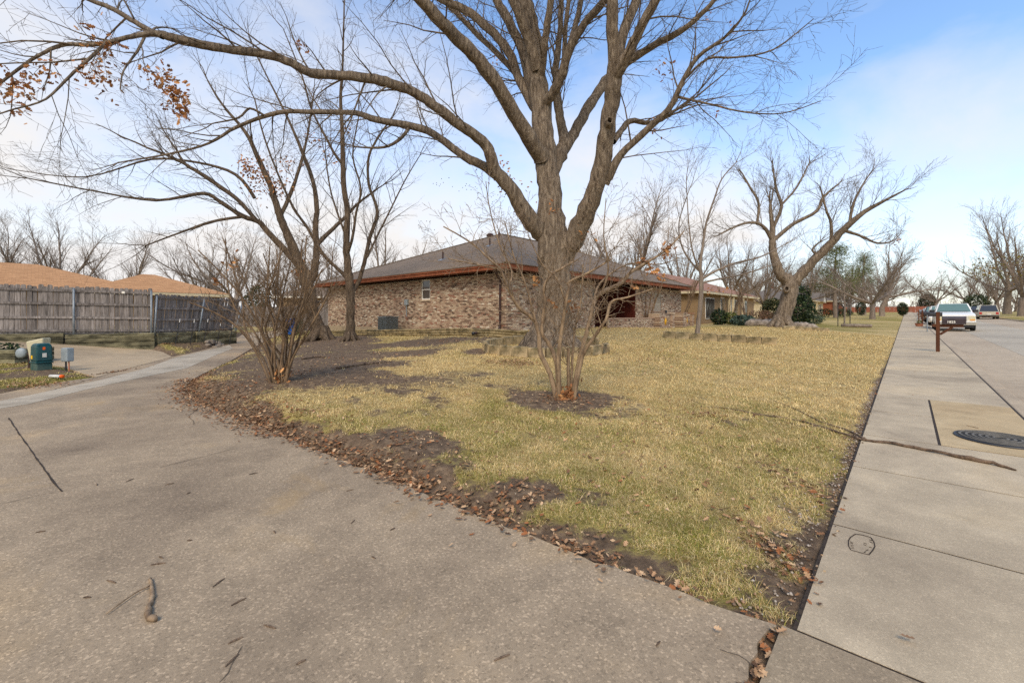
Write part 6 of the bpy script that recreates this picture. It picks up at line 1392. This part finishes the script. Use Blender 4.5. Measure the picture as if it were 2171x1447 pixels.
# ------------------------------------------------------------------ fallen branches
def fallen(lst, label, mat='greybranch', name='fallen_branch', twigs=(), lift=1.0):
    b0 = lst[0]; base_ = GT(b0[0], b0[1]); t_ = thing(name, label, 'branch', base_); mb = MB()
    P = []; Rr_ = []
    for u, v, r in lst: g_ = GT(u, v); zz = g_.z; P.append(Vector((g_.x, g_.y, zz + r * lift)) - base_); Rr_.append(r)
    P, Rr_ = smooth_path(P, Rr_, 4); P = [p + rvec() * r * .35 for p, r in zip(P, Rr_)]
    mb.tube(P, [r * random.uniform(.8, 1.25) for r in Rr_], 8).build('stick', M[mat], t_, True)
    for tw_ in twigs:
        Q = []
        for u, v, r in tw_: g_ = GT(u, v); zz = g_.z; Q.append(Vector((g_.x, g_.y, zz + r + .01)) - base_)
        MB().tube(smooth_path(Q, [x[2] for x in tw_], 3)[0], smooth_path(Q, [x[2] for x in tw_], 3)[1], 6).build('twig', M[mat], t_, True)
fallen([(2155, 998, .008), (2105, 985, .018), (2040, 972, .02), (1960, 955, .017), (1880, 940, .016), (1830, 934, .014), (1760, 912, .012), (1690, 892, .010), (1610, 880, .012), (1540, 866, .007), (1480, 862, .004)], 'long knotted fallen branch lying across pavement and lawn', twigs=[[(1838, 936, .012), (1790, 912, .01), (1740, 896, .008), (1690, 870, .005), (1640, 850, .003)], [(1740, 905, .007), (1700, 905, .005), (1650, 890, .003)]], lift=1.1)
fallen([(318, 1230, .008), (322, 1262, .011), (316, 1290, .012), (313, 1312, .014), (332, 1316, .014)], 'small bent pale stick lying on the alley concrete', 'bark_crepe', 'fallen_stick', [[(318, 1246, .005), (285, 1262, .004), (225, 1305, .003)]])
fallen([(715, 782, .03), (760, 775, .028), (800, 770, .02), (830, 767, .01)], 'dead stick lying on bare soil past the shrub', 'greybranch', 'fallen_stick'); fallen([(640, 762, .03), (670, 758, .03), (690, 758, .02)], 'short dark stick on the soil beside the shrub', 'greybranch', 'fallen_stick')
for u, v in ((2062, 904), ): fallen([(u - 12, v - 2, .004), (u, v + 1, .005), (u + 12, v + 4, .004)], 'thin twig lying on the tan slab by the manhole', 'bark_crepe', 'fallen_twig')
random.seed(4)
tags = []
for k in range(26):
    u, v = random.uniform(60, 1500), random.uniform(1000, 1440)
    g_ = GP(u, v)
    if sdf(np.array([g_.x]), np.array([g_.y]))[0] > -.15: continue
    d = Vector((random.uniform(-1, 1), random.uniform(-1, 1), 0)).normalized() * random.uniform(.015, .04); tags.append((g_, d))
mb = MB()
for g_, d in tags: mb.tube([g_ - d + Vector((0, 0, .004)), g_ + Vector((0, 0, .006)), g_ + d + Vector((0, 0, .004))], [.003, .005, .003], 5)
tag(mb.build('twig_litter', M['greybranch']), 'scattered dark twig bits on the alley concrete', 'litter', kind='stuff')
tag(MB().rbox((0, 0, 0), (.25, .05, .004)).build('paint_mark', M['aqua'], kerb_root, loc=SN(8.9, 1.28, float(SLOPE * 8.9) + .006), rot=(0, 0, ROT - .4)), None)

# ------------------------------------------------------------------ leaf litter, pebbles and grass
def on_ground(x, y):
    x = np.asarray(x, float); y = np.asarray(y, float); d = sdf(x, y); z = ground_z(x, y, d); zp = ZP(x, y); return np.where(d < 0.0, zp, z), d
pts = []
E2 = np.array([(p.x, p.y) for p in EDGE]); segl = np.linalg.norm(np.diff(E2, axis=0), axis=1)
def along_edge(n, k0, k1, off, sd):
    w_ = segl[k0:k1] / segl[k0:k1].sum(); k = rng.choice(np.arange(k0, k1), n, p=w_); t_ = rng.random(n)[:, None]
    P = E2[k] * (1 - t_) + E2[k + 1] * t_; tan = (E2[k + 1] - E2[k]) / segl[k][:, None]; nrm = np.stack([tan[:, 1], -tan[:, 0]], 1)
    return P + nrm * rng.normal(off, sd, (n, 1))
pts.append(along_edge(1000, 7, 11, .08, .09)); pts.append(along_edge(2600, 10, 15, .06, .20)); pts.append(along_edge(380, 3, 8, .06, .08)); pts.append(along_edge(450, 14, 20, .1, .2)); pts.append(along_edge(60, 0, 4, .05, .05)); pts.append(along_edge(500, 5, 14, .4, .25))
def patch_px(u, v, ru, rv, n):
    c = GL(u, v); l = GL(u - ru, v); b = GL(u, v + rv); t_ = GL(u, max(v - rv, V0 + 14))
    return np.stack([rng.normal(c.x, abs(c.x - l.x) * .5, n), rng.normal((b.y + t_.y) / 2, abs(t_.y - b.y) * .28, n)], 1)
for a in ((1080, 768, 70, 9, 450), (1110, 772, 40, 6, 200), (600, 800, 60, 12, 120), (1190, 846, 50, 12, 160), (1500, 760, 220, 25, 700), (1350, 760, 120, 25, 400), (1600, 720, 160, 12, 500), (1230, 905, 200, 60, 130), (1500, 900, 250, 60, 160), (800, 770, 150, 25, 220), (1670, 1200, 50, 110, 150), (1730, 1050, 40, 80, 120), (1500, 880, 40, 6, 50), (60, 818, 90, 14, 420), (30, 772, 60, 8, 250), (180, 798, 30, 5, 140), (430, 730, 50, 8, 200), (940, 725, 60, 6, 160), (850, 950, 80, 40, 90), (1100, 1060, 80, 30, 80), (1400, 1050, 220, 100, 90), (1750, 690, 80, 8, 160)): pts.append(patch_px(*a))
q_ = np.array([(SN(s_, -.478 + random.gauss(0, .012)).x, SN(s_, -.478 + random.gauss(0, .012)).y) for s_ in np.random.default_rng(3).uniform(-1, 2.5, 260)]); pts.append(q_)
r_ = np.sqrt(rng.uniform(4, 700, 1000)); th_ = rng.uniform(-.5, .75, 1000); pts.append(np.stack([np.sin(th_) * r_, np.cos(th_) * r_], 1))
XY = np.vstack(pts); z_, d_ = on_ground(XY[:, 0], XY[:, 1]); keep = (d_ > -.55) | (rng.random(len(d_)) < .02)
nn_ = -(XY @ np.array([BX.x, BX.y])); keep &= ~((d_ < -.02) & (nn_ > -.42) & (rng.random(len(d_)) < .9)) & (np.hypot(XY[:, 0], XY[:, 1]) > 1.6)
XY, z_ = XY[keep], z_[keep]
tag(link('leaf_litter', leaves_mesh('leaf_litter', np.stack([XY[:, 0], XY[:, 1], z_ + rng.uniform(.006, .03, len(z_))], 1), (.026, .062), .3, M['leaf'])), 'drifts of dry brown oak leaves along the alley edge and lawn', 'leaves', kind='stuff')
n = 9000; r_ = 3.0 * (26 / 3.0) ** rng.random(n); th_ = rng.uniform(-.8, .75, n); x_, y_ = np.sin(th_) * r_, np.cos(th_) * r_; z_, d_ = on_ground(x_, y_); cv_ = cover(x_, y_, d_)[0]; ok = (d_ > -.05) & ((cv_ < .55) | (rng.random(n) < .25)); x_, y_, z_, r_ = x_[ok], y_[ok], z_[ok], r_[ok]
tag(link('mulch_flecks', quad_leaves('mulch_flecks', np.stack([x_, y_, z_ + .008], 1), (.012, .04), M['leaf'], np.array([lin(176, 150, 122)[:3], lin(140, 112, 88)[:3], lin(200, 180, 152)[:3], lin(112, 92, 74)[:3]]), aspect=.5)), 'pale crumbs of bark and leaf over the bare soil', 'litter', kind='stuff')
# pebbles along the pavement edge
n = 900; s_ = rng.uniform(2.5, 12, n) ** 1.0; off = -.42 - np.abs(rng.normal(0, .07, n)) - (s_ < 4.5) * np.abs(rng.normal(0, .12, n))
P = np.stack([AX.x * s_ - BX.x * off, AX.y * s_ - BX.y * off], 1); z_, d_ = on_ground(P[:, 0], P[:, 1]); ico = np.array([(0, 0, .8), (.9, 0, .1), (.28, .85, .1), (-.72, .53, .1), (-.72, -.53, .1), (.28, -.85, .1), (0, 0, -.7)])
fi = np.array([(0, 1, 2), (0, 2, 3), (0, 3, 4), (0, 4, 5), (0, 5, 1), (6, 2, 1), (6, 3, 2), (6, 4, 3), (6, 5, 4), (6, 1, 5)]); sz = rng.uniform(.006, .014, n); V = ico[None] * sz[:, None, None] * rng.uniform(.7, 1.3, (n, 1, 3)) + np.stack([P[:, 0], P[:, 1], z_ + .008], 1)[:, None]
F_ = (fi[None] + np.arange(n)[:, None, None] * 7).reshape(-1, 3); pc_ = np.array([lin(150, 138, 126)[:3], lin(176, 166, 156)[:3], lin(122, 106, 92)[:3], lin(160, 132, 108)[:3]])[rng.integers(0, 4, n)]; C_ = np.ones((n, 7, 4)); C_[..., :3] = pc_[:, None]
tag(link('gravel', np_mesh('gravel', V.reshape(-1, 3), F_.ravel(), np.arange(len(F_)) * 3, np.full(len(F_), 3), M['pebble'], True, C_.reshape(-1, 4))), 'small pebbles and nut shells along the pavement edge', 'gravel', kind='stuff')
# grass: short bent blades, thinner and denser near, coarser far off
def blades(n, r0, r1, tmin, tmax, seed):
    g = np.random.default_rng(seed); r = r0 * (r1 / r0) ** g.random(n); th_ = g.uniform(tmin, tmax, n); x, y = np.sin(th_) * r, np.cos(th_) * r
    d = sdf(x, y); c, gr, _ = cover(x, y, d); ok = (d > -.02 + .07 * (fbm(x * 8, y * 8, 19, 2) - .3)) & (g.random(n) < sstep(.25, .85, c + (fbm(x * 9, y * 9, 8, 3) - .5) * 1.5)) & ~((d < .06) & (g.random(n) < .4))
    x, y, r, d, gr = x[ok], y[ok], r[ok], d[ok], gr[ok]; n = len(x); z = ground_z(x, y, d)
    hgt = g.uniform(.01, .03, n) * (1 + r / 26) * np.where(g.random(n) < .10, 1.9, 1.0) * (.6 + .9 * fbm(x * 6, y * 6, 29, 2)); w_ = np.maximum(.002, .0006 * r) * g.uniform(.7, 1.3, n); yaw = g.uniform(0, 6.283, n); lean = g.uniform(.5, 3.0, n)
    dx, dy = np.cos(yaw), np.sin(yaw); px, py = -dy * w_ / 2, dx * w_ / 2
    m = np.stack([x + dx * hgt * lean * .35, y + dy * hgt * lean * .35, z + hgt * .62], 1); tp = np.stack([x + dx * hgt * lean * 1.0, y + dy * hgt * lean * 1.0, z + hgt * np.clip(1.05 - lean * .3, .22, 1)], 1)
    V = np.stack([np.stack([x - px, y - py, z - .005], 1), np.stack([x + px, y + py, z - .005], 1), m + np.stack([px, py, 0 * px], 1) * .8, m - np.stack([px, py, 0 * px], 1) * .8, tp], 1)
    b = np.arange(n)[:, None] * 5; Lp = np.concatenate([b + np.array([[0, 1, 2, 3]]), b + np.array([[3, 2, 4]])], 1).ravel(); st = (np.arange(n)[:, None] * 7 + np.array([[0, 4]])).ravel(); tt = np.tile([4, 3], n)
    straw = np.array([lin(224, 200, 144)[:3], lin(234, 214, 166)[:3], lin(208, 180, 122)[:3], lin(174, 144, 98)[:3]])[g.integers(0, 4, n)]; grn = np.array([lin(132, 136, 56)[:3], lin(156, 152, 72)[:3], lin(110, 116, 48)[:3]])[g.integers(0, 3, n)]
    isg = (g.random(n) < gr * .68)[:, None]; jt = np.clip(1 - r / 32, .25, 1)[:, None]; c = np.where(isg, grn, straw); c = (c * jt + c.mean(0) * (1 - jt)) * (1 + g.uniform(-.25, .2, (n, 1)) * jt) * (.62 + .78 * fbm(x * 4.5, y * 4.5, 23, 3))[:, None]; C = np.ones((n, 5, 4)); C[..., :3] = c[:, None]
    return V.reshape(-1, 3), Lp, st, tt, C.reshape(-1, 4)
V, Lp, st, tt, C_ = blades(680000, 2.0, 30, -.98, .98, 5)
tag(link('grass', np_mesh('grass', V, Lp, st, tt, M['grass'], False, C_)), 'short dry straw and green winter grass on the lawn', 'grass', kind='stuff')
